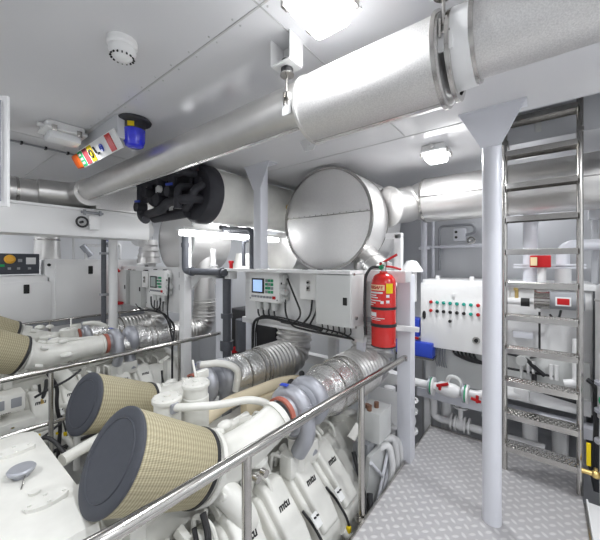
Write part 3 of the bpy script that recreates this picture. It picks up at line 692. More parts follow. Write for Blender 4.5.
cable('black cable bundle hanging under the far control unit', [(-4.75, 2.1, .98), (-4.6, 2.1, .90), (-4.3, 2.1, .93), (-3.95, 2.1, .92), (-3.68, 2.1, .80), (-3.60, 2.02, .55), (-3.60, 2.02, -.5)], .013)
cable('black cable falling from the far control unit to the white leg', [(-3.82, 2.1, 1.4), (-3.80, 2.08, 1.15), (-3.80, 2.06, .95), (-3.62, 2.04, .72)], .010)
cable('second black cable under the far control unit', [(-4.3, 2.1, 1.12), (-4.25, 2.08, .98), (-4.0, 2.08, .95), (-3.75, 2.05, .85), (-3.6, 2.03, .62)], .010)
cable('black cable from the far side plug into the bundle', [(-4.05, 2.1, 1.12), (-4.0, 2.08, 1.02), (-4.1, 2.08, .94), (-4.4, 2.1, .93)], .009)
for k in range(4):
    x = -4.20 + k * .078
    cable('short cable tail under the far control unit', [(x, 2.1, 1.09), (x + .01, 2.09, 1.02), (x + .03, 2.08, .95)], .008, group='cable tails under the far control unit')
# red wall bracket on the far frame
r = root('red_bracket', 'red steel bracket with lever on the far engine frame', 'bracket', (-5.15, 2.1, .95))
put('back_bar', MB().bb((-5.36, 2.00, .97), (-5.31, 2.05, 1.45)), 'redp', r)
put('foot', MB().bb((-5.36, 1.98, .95), (-5.06, 2.05, .99)), 'redp', r)
put('lever', MB().box((-5.26, 2.02, 1.51), (.24, .03, .025), 0, (0, .5, 0)).box((-5.33, 2.02, 1.48), (.12, .03, .03), 0, (0, -.6, 0)), 'redp', r)

# ---------------------------------------------------------------- fire extinguisher
ex, ey = -.94, 2.19
r = root('fire_extinguisher', 'red fire extinguisher strapped upright beside the grey cabinet', 'fire extinguisher', (ex, ey, .98))
put('cylinder', MB().lathe([(0, .0), (.085, .0), (.090, .012), (.090, .46), (.084, .495), (.062, .525), (.03, .54), (.028, .552), (0, .552)], (ex, ey, .98), (0, 0, 1), 40), 'red', r)
put('foot_ring', MB().torus((ex, ey, .982), (0, 0, 1), .086, .006, 32), 'black', r)
put('valve_head', MB().cyl((ex, ey, 1.52), (ex, ey, 1.57), .020).box((ex + .0, ey, 1.585), (.05, .03, .035), .006), 'steel', r)
put('gauge', MB().cyl((ex - .005, ey - .035, 1.56), (ex - .005, ey - .02, 1.56), .017), 'green', r)
cd = V((.78, .62, 0))
def eo(d, z, o=0): return V((ex, ey, z)) + cd * d
put('lever', MB().tube([eo(-.03, 1.58), eo(.03, 1.615), eo(.10, 1.655)], .009, .02).tube([eo(-.02, 1.57), eo(.06, 1.565), eo(.13, 1.545)], .008, .02), 'redp', r)
hz = [eo(-.02, 1.56), eo(-.09, 1.565), eo(-.135, 1.50), eo(-.14, 1.3), eo(-.135, 1.10)]
put('hose', MB().tube(hz, .011, .06, 10), 'black', r)
put('nozzle', MB().cyl(eo(-.135, 1.12), eo(-.133, 1.06), .014, .010), 'black', r)
for z, w_ in ((1.255, .018), (1.13, .022)):
    put('strap', MB().lathe([(.0905, 0), (.094, 0), (.094, w_), (.0905, w_)], (ex, ey, z), (0, 0, 1), 36), 'black', r)
fd = V((.335, -.94, 0)).normalized()   # outward direction facing the walkway
def cyl_patch(name, a0, a1, z0, z1, m, lift=.0012, n=8):
    b = MB(); vs = []; fs = []
    for i in range(n + 1):
        a = a0 + (a1 - a0) * i / n
        for z in (z0, z1): vs.append((ex + (.090 + lift) * math.cos(a), ey + (.090 + lift) * math.sin(a), z))
    for i in range(n): fs.append((2 * i, 2 * i + 2, 2 * i + 3, 2 * i + 1))
    b.add(vs, fs); return put(name, b, m, r)
A = lambda d: math.radians(d)
cyl_patch('name_band', A(-150), A(-62), 1.395, 1.435, 'creamst')
cyl_patch('inspection_sticker', A(-55), A(-22), 1.375, 1.445, 'yellow', .0014)
for i, (a0, a1, z0, z1) in enumerate([(-148, -70, 1.372, 1.384), (-148, -100, 1.355, 1.362), (-148, -92, 1.338, 1.346), (-148, -80, 1.318, 1.325), (-148, -104, 1.300, 1.307), (-148, -118, 1.285, 1.291), (-55, -40, 1.345, 1.365), (-55, -40, 1.305, 1.325), (-80, -66, 1.30, 1.32), (-138, -100, 1.205, 1.235), (-146, -62, 1.192, 1.197), (-146, -80, 1.18, 1.184)]):
    cyl_patch('printed_line', A(a0), A(a1), z0, z1, 'sticker', .0016)
for a, s in zip(range(-141, -66, 11), 'FIRSAFE'):
    aa = A(a); n_ = V((math.cos(aa), math.sin(aa), 0))
    text('lettering', s, V((ex, ey, 1.415)) + n_ * .0925, n_.cross(V((0, 0, 1))) * -1, (0, 0, 1), .034, 'redp', r, .2, bold=.0006)
put('wall_bracket', MB().bb((-1.16, 2.28, 1.12), (-.90, 2.29, 1.16)).bb((-.96, 2.27, 1.05), (-.92, 2.30, 1.30)), 'mid', r)

# ---------------------------------------------------------------- handrails
def rail(name, label, pts, rad, posts, pr, zb, m='steel', extra=()):
    r = root(name, label, 'handrail', (posts[0][0], posts[0][1], zb) if posts else pts[0])
    put('top_rail', MB().tube(pts, rad, .05, 16), m, r)
    for (x, y, zt, z0) in posts:
        put('post', MB().cyl((x, y, z0), (x, y, zt), pr, seg=16), m, r); put('post_foot', MB().cyl((x, y, z0), (x, y, z0 + .012), pr * 2), m, r)
    for e in extra: put('lower_rail', MB().tube(e, rad * .8, .05, 12), m, r)
    return r
rail('handrail', 'polished steel handrail beside the tread plate walkway', [(-1.02, .02, .82), (-.96, .35, .83), (-.93, 1.3, .83), (-.885, 2.47, .83), (-.86, 2.47, .83)], .023,
     [(-.905, 1.77, .83, -.02), (-.94, .845, .83, -.02)], .020, -.02)
rail('handrail', 'steel handrail along the middle aisle between the engines', [(-2.78, -.2, .83), (-2.77, .37, .83), (-2.76, 2.12, .83)], .018, [(-2.70, .62, .83, 0.0), (-2.76, 1.62, .83, 0)], .015, 0, extra=[[(-2.77, -.2, .47), (-2.72, .75, .47)]])
rail('handrail', 'thin steel handrail in front of the white cabinets at left', [(-5.07, .2, .83), (-5.07, 2.5, .83)], .016, [(-5.07, 1.15, .83, .0), (-5.07, 2.0, .83, 0)], .013, 0)

# ---------------------------------------------------------------- genset enclosure at far left
r = root('generator_enclosure', 'white generator enclosure with dark control panel at the far left', 'generator', (-5.9, 1.2, -.6))
put('body', MB().bb((-6.3, -.6, -.6), (-5.42, 1.25, 1.42), .03).bb((-6.3, 1.17, -.6), (-5.42, 2.75, 1.64), .04), 'white', r)
for (y0, y1, z0, z1) in ((.15, 1.24, .80, 1.33), (1.29, 2.15, .80, 1.57), (2.18, 2.68, .80, 1.57)):
    d = put('door', MB().bb((-5.43, y0, z0), (-5.405, y1, z1), .006), 'white', r)
    yl = (y0 + y1) / 2 if y0 > .2 and y0 < 2 else (y1 - .12 if y0 > 2 else .98)
    put('door_latch', MB().bb((-5.408, yl - .03, z1 - .15), (-5.395, yl + .03, z1 - .03), .008), 'ink', d)
put('plinth', MB().bb((-5.45, .1, .70), (-5.40, 2.7, .77)), 'mid', r)
cpn = put('control_panel', MB().bb((-5.62, .2, 1.44), (-5.43, 1.12, 1.71), .008), 'cap', r, 'dark control panel with amber ring and screen')
put('emergency_stop', MB().torus((-5.425, .82, 1.635), (1, 0, 0), .04, .018).cyl((-5.43, .82, 1.635), (-5.40, .82, 1.635), .03), 'amber', cpn)
put('display', MB().bb((-5.43, .98, 1.57), (-5.424, 1.08, 1.66)), 'sticker', cpn)
put('lamp_green', MB().bb((-5.43, .70, 1.54), (-5.422, .77, 1.57)), 'greenl', cpn)
put('button', MB().bb((-5.43, .90, 1.60), (-5.42, .94, 1.64)).bb((-5.43, .80, 1.50), (-5.42, .83, 1.53)).bb((-5.43, .89, 1.50), (-5.42, .92, 1.53)).bb((-5.43, 1.0, 1.50), (-5.42, 1.03, 1.53)), 'mid', cpn)
put('small_latch', MB().cyl((-5.42, 1.22, 1.56), (-5.40, 1.22, 1.56), .02), 'ink', r)
r = root('exhaust_stack', 'short silver exhaust stack on top of the white enclosure', 'duct', (-5.85, 1.42, 1.6))
put('pipe', MB().lathe([(0, 0), (.17, 0), (.16, .08), (.15, .30), (.145, .55), (0, .55)], (-5.85, 1.30, 1.62), (0, 0, 1), 36), 'duct', r)
put('band', MB().lathe([(.15, 0), (.158, 0), (.158, .02), (.15, .02)], (-5.85, 1.30, 1.92), (0, 0, 1), 36), 'steel', r)
# small pipework above the enclosure
r = root('valve_manifold', 'small pipe run with blue handwheel above the white enclosure', 'valve', (-5.6, 2.0, 1.64))
put('pipe', MB().tube([(-5.7, 1.75, 1.64), (-5.7, 1.75, 1.86), (-5.7, 2.25, 1.90), (-5.7, 2.25, 1.64)], .022, .04).cyl((-5.75, 1.6, 1.64), (-5.75, 1.6, 2.1), .018), 'white', r)
put('handwheel', MB().torus((-5.7, 2.08, 1.98), (0, 0, 1), .09, .018).cyl((-5.7, 2.08, 1.88), (-5.7, 2.08, 1.99), .02), 'bluep', r, 'dark blue handwheel')
put('valve_body', MB().sphere((-5.7, 2.08, 1.89), .05).cyl((-5.7, 1.82, 1.70), (-5.7, 1.70, 1.86), .045), 'alu', r)
r = root('lagged_elbow', 'white elbow pipe with corrugated silver end at left of the far silencer', 'pipe', (-4.9, 2.2, 1.7))
put('pipe', MB().tube([(-4.2, 1.95, 2.02), (-4.75, 2.15, 2.02), (-5.2, 2.35, 1.98)], .13, .2, 20), 'white', r)
put('bellows', MB().lathe([(.19, 0), (.17, .1), (.18, .11), (.155, .2), (.165, .21), (.14, .3), (.15, .31), (.13, .4)], (-5.4, 2.6, 1.58), (0, 0, 1), 28), 'duct', r)

# ---------------------------------------------------------------- exhaust pipes off the engines
def bell(i, n): return .165 + (.012 if i % 2 else 0)
def exhaust(x, y0, z, yb, label, R=.165, top=1.5, flange=True, lean=0.0):
    r = root('engine_exhaust', label, 'exhaust pipe', (x, y0, z - R))
    L = MB(); L.tube([(x, y0, z - .02), (x, y0 + .12, z), (x, yb - .48, z)], R, 0, 32, rad=lambda i, n: R * (.74 if i == 0 else 1))
    put('lagged_section', L, 'foil', r, 'crinkled foil lagging')
    pts = [V((x, yb - .50, z)), V((x, yb, z + .0)), V((x + lean, yb + .03, z + .32)), V((x + lean, yb + .03, z + .42))]
    P = path(pts, .33, 16)
    # resample for the corrugation
    Q = [P[0]]
    for a, b2 in zip(P, P[1:]):
        k = max(1, int((b2 - a).length / .012))
        for i in range(1, k + 1): Q.append(a.lerp(b2, i / k))
    el = MB(); el.tube(Q, R, 0, 36, rad=lambda i, n: R * (1.0 + (.085 if i % 4 in (1, 2) else 0)))
    put('bellows', el, 'duct', r, 'ribbed silver bend')
    up = MB(); up.cyl((x + lean, yb + .03, z + .40), (x + lean, yb + .03, top), R * .97, seg=36)
    put('riser', up, 'duct', r)
    rg = MB()
    for yy in (y0 + .14, y0 + .30, y0 + .36, yb - .5):
        rg.lathe([(R - .01, 0), (R + .008, 0), (R + .008, .012), (R - .01, .012)], (x, yy, z), (0, 1, 0), 36)
    put('band', rg, 'steel', r)
    return r
exhaust(-1.24, 1.72, .68, 2.62, 'foil wrapped exhaust pipe beside the handrail, bending up behind the red cylinder', R=.175, top=1.6)
exhaust(-2.15, 1.70, .59, 2.60, 'foil wrapped exhaust pipe bending up below the blue screen unit', R=.18, top=1.5)
exhaust(-3.90, 1.55, .64, 2.66, 'foil wrapped exhaust pipe on the far engine rising beside the white leg', R=.15, top=1.88)
exhaust(-4.72, 1.50, .66, 2.36, 'foil wrapped exhaust pipe bending up under the far control unit', R=.15, top=1.45)

# ---------------------------------------------------------------- main engine
ENG_Y0, ENG_Y1 = .45, 2.25
CX = -1.70
def build_engine():
    r = root('marine_engine', 'white marine diesel engine beside the walkway with cylinder covers in a row', 'engine', (CX, 1.3, -.9))
    blk = MB()
    blk.prism([(-2.28, -.75), (-1.10, -.75), (-1.02, -.35), (-1.02, -.05), (-1.30, .30), (-1.48, .20), (-1.92, .20), (-2.10, .30), (-2.38, -.05), (-2.38, -.35)], ENG_Y0, ENG_Y1, .02)
    put('engine_block', blk, 'white2', r)
    put('sump', MB().bb((-2.1, ENG_Y0, -1.0), (-1.3, ENG_Y1, -.74), .03), 'white2', r)
    put('gear_housing', MB().bb((-2.25, ENG_Y1 - .02, -.8), (-1.15, ENG_Y1 + .14, .34), .04), 'white2', r)
    valley = MB().bb((-1.98, .5, .18), (-1.42, 2.2, .40), .03)
    put('intercooler_housing', valley, 'white2', r)
    # cylinder head covers: starboard bank with maker's letters, port bank mirrored
    prof = [(-1.36, .24), (-1.31, .29), (-1.23, .29), (-1.06, .13), (-.975, .02), (-.97, -.08), (-1.06, -.16), (-1.27, .03)]
    rprof = [(-1.33, .28), (-1.285, .345), (-1.215, .345), (-1.035, .165), (-.97, .06), (-1.02, .0), (-1.25, .15)]
    ys = [.54, .79, 1.04, 1.29, 1.54, 1.78]
    for i, y in enumerate(ys):
        c = put('cylinder_cover', MB().prism(prof, y - .108, y + .108, .03), 'white2', r)
        put('cover_ridge', MB().prism(rprof, y - .078, y + .078, .022), 'white2', c)
        text('logo', 'mtu', (-1.128, y - .005, .2605), (0, 1, 0), (-.707, 0, .707), .052, 'ink', c, .25, .0008, bold=.0018)
        mp = MB().prism([(-2 * CX * -1 - p[0] if False else 2 * CX - p[0], p[1]) for p in prof], y - .102, y + .102, .028)
        put('cylinder_cover', mp, 'white2', r)
    # clamps, harness and connectors between the covers
    for i in range(5):
        y = (ys[i] + ys[i + 1]) / 2
        b = put('bracket', MB().box((-1.0, y, .16), (.07, .05, .012), .003, (0, .78, 0)), 'plast', r)
        put('bolt', MB().cyl((-1.01, y - .012, .17), (-.995, y - .012, .185), .005, seg=8).cyl((-1.01, y + .012, .17), (-.995, y + .012, .185), .005, seg=8), 'ink', b)
        put('injector_lead', MB().tube([(-1.10, y, .16), (-1.03, y + .01, .11), (-.955, y + .02, .02), (-.93, y + .035, -.12), (-.96, y + .02, -.25)], .008, .04, 8), 'black', r)
        put('connector', MB().box((-.945, y + .018, -.04), (.026, .026, .035), .005), 'yellow', r)
        hs = put('coolant_stub', MB().tube([(-.98, y, -.05), (-.92, y + .05, -.12), (-.92, y + .1, -.25), (-.98, y + .12, -.34)], .028, .06, 12), 'white2', r)
    put('wiring_harness', MB().tube([(-.92, .5, -.18), (-.93, 1.1, -.14), (-.90, 1.75, -.08), (-.93, 1.88, .02), (-1.0, 1.93, .12), (-1.06, 1.95, .26)], .016, .08, 10).tube([(-.90, 1.72, -.2), (-.88, 1.84, -.12), (-.92, 1.92, .05)], .02, .05), 'black', r)
    put('side_rail', MB().bb((-1.0, .5, -.30), (-.94, 1.9, -.26)).tube([(-.95, .5, -.22), (-.95, 2.0, -.22)], .03), 'white2', r)
    # top clutter: lines and pipes along the vee
    put('fuel_line', MB().tube([(-1.50, 1.0, .44), (-1.48, 1.3, .50), (-1.45, 2.0, .50), (-1.35, 2.15, .40)], .014, .1).tube([(-1.56, 1.1, .43), (-1.56, 1.5, .47), (-1.53, 2.1, .46)], .010, .1).tube([(-1.42, 1.2, .40), (-1.40, 1.6, .45), (-1.38, 2.1, .43)], .012, .1).tube([(-1.60, 1.5, .40), (-1.60, 1.5, .56), (-1.45, 1.5, .56)], .010, .05).tube([(-1.60, 1.8, .40), (-1.60, 1.8, .55), (-1.42, 1.85, .50)], .010, .05), 'white2', r)
    put('charge_air_pipe', MB().tube([(-1.86, 1.28, .50), (-1.84, 1.45, .56), (-1.80, 2.0, .56), (-1.74, 2.20, .54), (-1.66, 2.32, .45)], .045, .12, 18), 'cream', r, 'cream coloured air pipe')
    put('charge_air_manifold', MB().bb((-1.86, 1.6, .40), (-1.78, 2.28, .52), .02), 'cream', r, 'cream coloured casting')
    put('filler_block', MB().bb((-1.62, 2.02, .46), (-1.48, 2.2, .62), .015), 'white2', r)
    put('black_plug', MB().sphere((-1.67, 2.0, .58), .036).sphere((-1.64, 2.1, .64), .026).cyl((-1.68, 1.98, .50), (-1.68, 1.98, .56), .028), 'black', r)
    for (x, y, h) in ((-1.88, 1.02, .75), (-1.84, 1.20, .80)):
        c = put('oil_filter', MB().lathe([(0, 0), (.085, 0), (.085, h - .44 - .10), (.078, h - .44 - .095), (.078, h - .44 - .03), (.09, h - .44 - .03), (.09, h - .44 - .01), (.08, h - .44), (0, h - .44)], (x, y, .44), (0, 0, 1), 32), 'white2', r)
        bl = MB()
        for k in range(8): a = k * PI / 4; bl.cyl((x + .075 * math.cos(a), y + .075 * math.sin(a), h - .01), (x + .075 * math.cos(a), y + .075 * math.sin(a), h + .005), .006, seg=8)
        bl.cyl((x, y, h), (x, y, h + .012), .022)
        put('cap_bolt', bl, 'white2', c)
    put('dipstick', MB().cyl((-1.90, 1.24, .80), (-1.97, 1.26, .90), .008).box((-1.92, 1.30, .80), (.04, .1, .06), .01), 'white2', r)
    put('breather_hose', MB().tube([(-1.80, 1.02, .70), (-1.70, 1.05, .72), (-1.62, 1.2, .70), (-1.50, 1.38, .71), (-1.40, 1.46, .68), (-1.38, 1.50, .55)], .024, .08, 14), 'white2', r)
    put('breather_hose', MB().tube([(-2.15, 1.45, .78), (-2.02, 1.55, .80), (-1.94, 1.66, .74), (-1.98, 1.66, .55)], .028, .08, 14), 'white2', r)
    put('hose_clamp', MB().box((-1.79, 1.02, .70), (.03, .05, .06), .006).box((-2.16, 1.45, .78), (.05, .05, .05), .01), 'alu', r)
    put('rocker_casting', MB().bb((-1.62, 1.02, .40), (-1.42, 1.40, .56), .03).cyl((-1.55, 1.15, .56), (-1.55, 1.40, .58), .03).cyl((-1.6, 1.3, .55), (-1.45, 1.36, .60), .028).bb((-2.5, 1.1, .15), (-2.25, 2.1, .34), .03), 'white2', r)
    rr = random.Random(3)
    for k in range(26):
        x = rr.uniform(-1.66, -1.40); y = rr.uniform(1.0, 2.1); z = rr.uniform(.40, .50)
        kind = k % 4
        if kind == 0: put('fuel_pipe', MB().tube([(x, y, .36), (x, y, z + .06), (x + rr.uniform(-.1, .1), y + .12, z + .06), (x + .02, y + .22, .38)], .009, .04, 8), 'white2', r)
        elif kind == 1: put('union', MB().cyl((x, y, z - .1), (x, y, z + .02), .018, seg=8).cyl((x, y, z - .02), (x, y, z + .0), .026, seg=6), 'white2', r)
        elif kind == 2: put('mounting_block', MB().box((x, y, z - .03), (.06, .09, .08), .012, (0, 0, rr.uniform(-.4, .4))), 'white2', r)
        else: put('fuel_pipe', MB().tube([(x, y - .15, z), (x + .04, y, z + .03), (x, y + .18, z - .02)], .014, .06, 8), 'white2', r)
    for k in range(22):     # flank between the turbo line and the cylinder covers
        y = .72 + k * .062; x = -1.33 + rr.uniform(-.03, .05); z = .33 + rr.uniform(-.01, .05)
        kind = k % 3
        if kind == 0: put('stud', MB().cyl((x, y, z - .06), (x + .02, y, z + .03), .012, seg=8).cyl((x, y, z - .02), (x + .005, y, z - .0), .022, seg=6), 'white2', r)
        elif kind == 1: put('side_bracket', MB().box((x, y, z), (.10, .035, .05), .008, (0, .6, rr.uniform(-.3, .3))), 'white2', r)
        else: put('return_pipe', MB().tube([(x - .03, y, z - .05), (x - .02, y, z + .06), (x + .06, y + .04, z + .03), (x + .09, y + .05, z - .06)], .012, .04, 8), 'white2', r)
    put('charge_air_elbow', MB().tube([(-1.40, .98, .42), (-1.28, 1.0, .44), (-1.20, 1.05, .34), (-1.20, 1.1, .20)], .065, .1, 20), 'white2', r)
    put('hanging_harness', MB().tube([(-1.26, .86, .42), (-1.18, .84, .36), (-1.15, .78, .2), (-1.2, .76, -.1)], .016, .06, 8), 'black', r)
    put('hanging_harness', MB().tube([(-1.24, .80, .40), (-1.20, .80, .30), (-1.10, .74, .22), (-1.15, .72, -.1)], .012, .06, 8), 'black', r)
    put('brass_union', MB().cyl((-1.16, .80, .27), (-1.12, .80, .24), .016), 'brass', r)
    put('side_bellcrank', MB().box((-1.06, 1.98, .39), (.06, .12, .012), .003, (.5, .2, 0)).bb((-1.02, 1.94, .1), (-.99, 1.98, .40)), 'white2', r)
    # turbochargers: outboard and inboard
    for (tx, ty, tz, sgn) in ((-1.24, 1.42, .68, 1), (-2.15, 1.42, .62, -1)):
        t = put('turbocharger', MB().lathe([(0, 0), (.085, 0), (.10, .03), (.125, .05), (.135, .09), (.12, .125), (.07, .135), (.065, .17), (.10, .18), (.125, .21), (.12, .27), (.09, .30), (0, .30)], (tx, ty - .02, tz), (0, 1, 0), 32), 'alu', r, 'grey cast turbocharger')
        put('volute', MB().torus((tx, ty + .06, tz), (0, 1, 0), .105, .052, 32, 12).tube([(tx + .1 * sgn, ty + .06, tz + .05), (tx + .14 * sgn, ty + .06, tz - .10), (tx + .06 * sgn, ty + .06, tz - .24)], .05, .08, 16), 'alu', t)
        put('turbine_scroll', MB().torus((tx, ty + .235, tz), (0, 1, 0), .10, .06, 32, 12).tube([(tx - .08 * sgn, ty + .235, tz + .02), (tx - .06 * sgn, ty + .235, tz - .14), (tx, ty + .25, tz - .36)], .06, .08, 16), 'alu', t)
        put('clamp_ring', MB().lathe([(.095, 0), (.108, 0), (.108, .03), (.095, .03)], (tx, ty - .05, tz), (0, 1, 0), 32), 'rust', t, 'brick red clamp ring')
        put('name_plate', MB().box((tx - .03, ty + .03, tz + .158), (.05, .035, .004), 0, (0, 0, .2)), 'bluep', t)
        put('support', MB().bb((tx - .05, ty + .0, .28), (tx + .05, ty + .30, .42), .02).tube([(tx + .0, ty + .1, .5), (tx + .02, ty + .1, .30)], .05), 'white2', r)
    ng = MB()
    for k in range(2): ng.cyl((-1.06, 1.0 + k * .05, .60), (-1.03, 1.0 + k * .05, .60), .018)
    put('sensor', ng, 'steel', r)
    # heat-shielded outlet clutter at the far end of the outboard turbo
    sh = MB(); sh.lathe([(.10, 0), (.15, .03), (.15, .12), (.10, .15)], (-1.24, 1.66, .68), (0, 1, 0), 28); put('heat_shield', sh, 'foil', r)
    sh = MB(); sh.lathe([(.10, 0), (.15, .03), (.15, .12), (.10, .15)], (-2.15, 1.66, .62), (0, 1, 0), 28); put('heat_shield', sh, 'foil', r)
    # coolant expansion tank across the near end
    tk = MB().bb((-2.42, -.45, -.2), (-1.32, .49, .63), .10)
    tko = put('expansion_tank', tk, 'white2', r, 'large rounded white tank')
    put('near_end_cover', MB().bb((-2.25, .3, -.7), (-1.15, .5, .38), .04).bb((-1.25, .35, .2), (-1.0, .5, .42), .04), 'white2', r)
    for (x, y, a, b2) in ((-1.58, .35, .040, .072), (-2.12, .34, .045, .08)):
        e = MB(); n = 32
        vs = [(x + a * math.cos(2 * PI * k / n), y + b2 * math.sin(2 * PI * k / n), z) for z in (.62, .645) for k in range(n)]
        e.add(vs, [tuple(range(n, 2 * n))] + [(k, (k + 1) % n, (k + 1) % n + n, k + n) for k in range(n)])
        ec = put('oval_cover', e, 'white2', tko)
        cb = MB()
        for sx, sy in ((0, .055), (0, -.055), (.028, 0), (-.028, 0)): cb.cyl((x + sx, y + sy, .645), (x + sx, y + sy, .651), .007, seg=8)
        put('cap_bolts', cb, 'white2', tko)
    put('filler_cap', MB().cyl((-1.86, .32, .62), (-1.86, .32, .65), .030).lathe([(0, .035), (.046, .035), (.052, .028), (.048, .016), (0, .016)], (-1.86, .32, .635), (0, 0, 1), 28), 'alu', tko, 'blue grey round filler cap')
    put('chain', MB().tube([(-1.83, .33, .65), (-1.78, .31, .635), (-1.75, .30, .632)], .003, .01), 'steel', tko)
    put('vent_boss', MB().cyl((-1.68, .33, .62), (-1.68, .33, .64), .02).cyl((-1.62, .36, .62), (-1.62, .36, .64), .015), 'white2', tko)
    put('coolant_hose', MB().tube([(-2.34, .44, .54), (-2.28, .50, .585), (-2.22, .53, .56), (-2.12, .56, .50)], .011, .05, 12), 'black', r)
    put('cross_pipe', MB().cyl((-2.10, .53, .50), (-2.18, .74, .50), .032, seg=24).bb((-1.9, .52, .1), (-1.4, 1.0, .42), .04), 'white2', r)
    put('front_pipe', MB().tube([(-1.42, .50, .40), (-1.42, .62, .46), (-1.42, .9, .48), (-1.5, 1.0, .48)], .05, .08, 16).bb((-1.60, .55, .40), (-1.30, .62, .60), .02), 'white2', r)
    # web of small parts low beside the walkway
    return r
eng = build_engine()
OX = -2.65
eng2 = copy_tree(eng, (OX, 0, 0))
eng2['label'] = 'far white marine diesel engine beyond the middle handrail'
eng['label'] = 'near white marine diesel engine beside the walkway with lettered cylinder covers'

# intake elbows from the filters to the turbochargers
ORG[eng2.name] = ORG[eng.name] + V((OX, 0, 0))
def intake(e, pts, r0, r1):
    d = put('intake_duct', MB().tube(pts, r0, .16, 36, rad=lambda i, n: r0 + (r1 - r0) * (i / (n - 1)) ** .55), 'white2', e)
    p, q = V(pts[-2]), V(pts[-1]); a = (q - p).normalized()
    b = MB(); b.lathe([(r1, -.02), (r1 + .014, -.02), (r1 + .014, .0), (r1, .0)], q - a * .02, a, 32)
    p0, p1 = V(pts[0]), V(pts[1]); a0 = (p1 - p0).normalized(); _, u, w2 = frame(a0)
    b.lathe([(r0, .03), (r0 + .012, .03), (r0 + .012, .055), (r0, .055)], p0, a0, 36)
    put('joint_ring', b, 'white2', d)
    lg2 = MB()
    for k in range(5):
        an = k * 2 * PI / 5 + .5; c = p0 + a0 * .10 + (u * math.cos(an) + w2 * math.sin(an)) * r0
        lg2.cyl(c, c + a0 * .06, .018)
    put('intake_lug', lg2, 'white2', d)
    bo = MB()
    for k in range(7):
        c = p0.lerp(p1, .5) + V(((k % 3) * .03 - .03, .05 + .04 * k, 0)) + (u * math.cos(k * 1.3) + w2 * math.sin(k * 1.3)) * r0 * .82
        bo.sphere(c, .03 + .008 * (k % 2), (1, 1.4, .8), 12)
    put('casting_boss', bo, 'white2', d)
intake(eng, [(-1.39, .905, .565), (-1.385, 1.03, .50), (-1.27, 1.16, .60), (-1.24, 1.38, .68)], .165, .098)
intake(eng, [(-2.40, 1.13, .51), (-2.38, 1.22, .48), (-2.18, 1.30, .58), (-2.15, 1.38, .62)], .145, .098)
intake(eng2, [(-3.86, .66, .725), (-3.86, .80, .68), (-3.89, 1.0, .67), (-3.89, 1.38, .68)], .14, .092)
intake(eng2, [(-4.74, .74, .76), (-4.76, .9, .70), (-4.80, 1.1, .63), (-4.80, 1.38, .62)], .13, .092)

# air filters
def air_filter(p0, p1, r0, r1, label):
    p0, p1 = V(p0), V(p1); ax = (p1 - p0); L = ax.length
    r = root('air_filter', label, 'air filter', p0, 'conical air filters on the engine intakes')
    b = MB(); b.lathe([(r0 * .97, .015), (r0 * .985, .03), (r1, L - .03), (r1 * .97, L - .01), (r1 * .85, L)], p0, ax, 96, uv=True); put('filter_mesh', b, 'filter', r)
    e = MB(); e.lathe([(0, .0), (r0 * .74, .0), (r0 * .755, -.004), (r0 * .77, .0), (r0 * .93, -.002), (r0 * 1.0, .005), (r0 * 1.005, .014), (r0 * .98, .02)], p0, ax, 64); put('end_cap', e, 'cap', r, 'charcoal rubber end cap')
    e = MB(); e.lathe([(r1 * .99, L - .026), (r1 + .004, L - .022), (r1 + .004, L - .006), (r1 * .9, L + .006), (0, L + .006)], p0, ax, 64); put('clamp_band', e, 'black', r)
    return r
air_filter((-1.40, .515, .795), (-1.39, .910, .562), .200, .175, 'nearest tan air filter with big charcoal end cap')
air_filter((-2.355, .703, .685), (-2.395, 1.135, .51), .190, .155, 'tan air filter standing behind the nearest one')
air_filter((-3.83, .28, .90), (-3.86, .66, .725), .200, .175, 'tan air filter cut by the left edge of the photo')
air_filter((-4.70, .34, .95), (-4.74, .74, .76), .195, .165, 'tan air filter behind the handrail at the far left edge')

# small parts filling the aisle side of the far engine
r = root('engine_electronics', 'white electronics box with two grey windows low at the left edge', 'box', (-3.55, .55, .1))
put('case', MB().bb((-3.75, .20, .32), (-3.56, .64, .47), .015).bb((-3.75, .15, .16), (-3.52, .70, .24), .01), 'white2', r)
for y in (.36, .47, .58): put('window', MB().bb((-3.565, y - .035, .355), (-3.556, y + .035, .435), .006), 'mid', r)
for y, z in ((.55, .20), (.72, .06), (.86, .02)): put('connector', MB().box((-3.53, y, z), (.02, .03, .02), .004), 'yellow', r, 'yellow plug')
for k, pts in enumerate([[(-3.5, .78, .60), (-3.52, .86, .45), (-3.50, .84, .30), (-3.52, .88, .10), (-3.55, .86, -.3)], [(-3.55, .70, .40), (-3.50, .80, .46), (-3.48, .92, .50), (-3.55, 1.05, .55)], [(-3.5, .60, .0), (-3.48, .75, .05), (-3.5, .88, .12)]]):
    cable(['black harness running down the aisle side of the far engine', 'black hose arching over the aisle side of the far engine', 'black lead low beside the electronics box'][k], pts, .016 if k == 0 else .011)
r = root('pipe_cluster', 'white curved pipes on the aisle side of the far engine', 'pipe', (-3.5, 1.1, 0))
for k in range(4):
    y = .95 + k * .22
    put('pipe', MB().tube([(-3.72, y, .18), (-3.58, y + .03, .20), (-3.52, y + .06, .05), (-3.55, y + .06, -.4)], .028, .08, 12), 'white2', r)
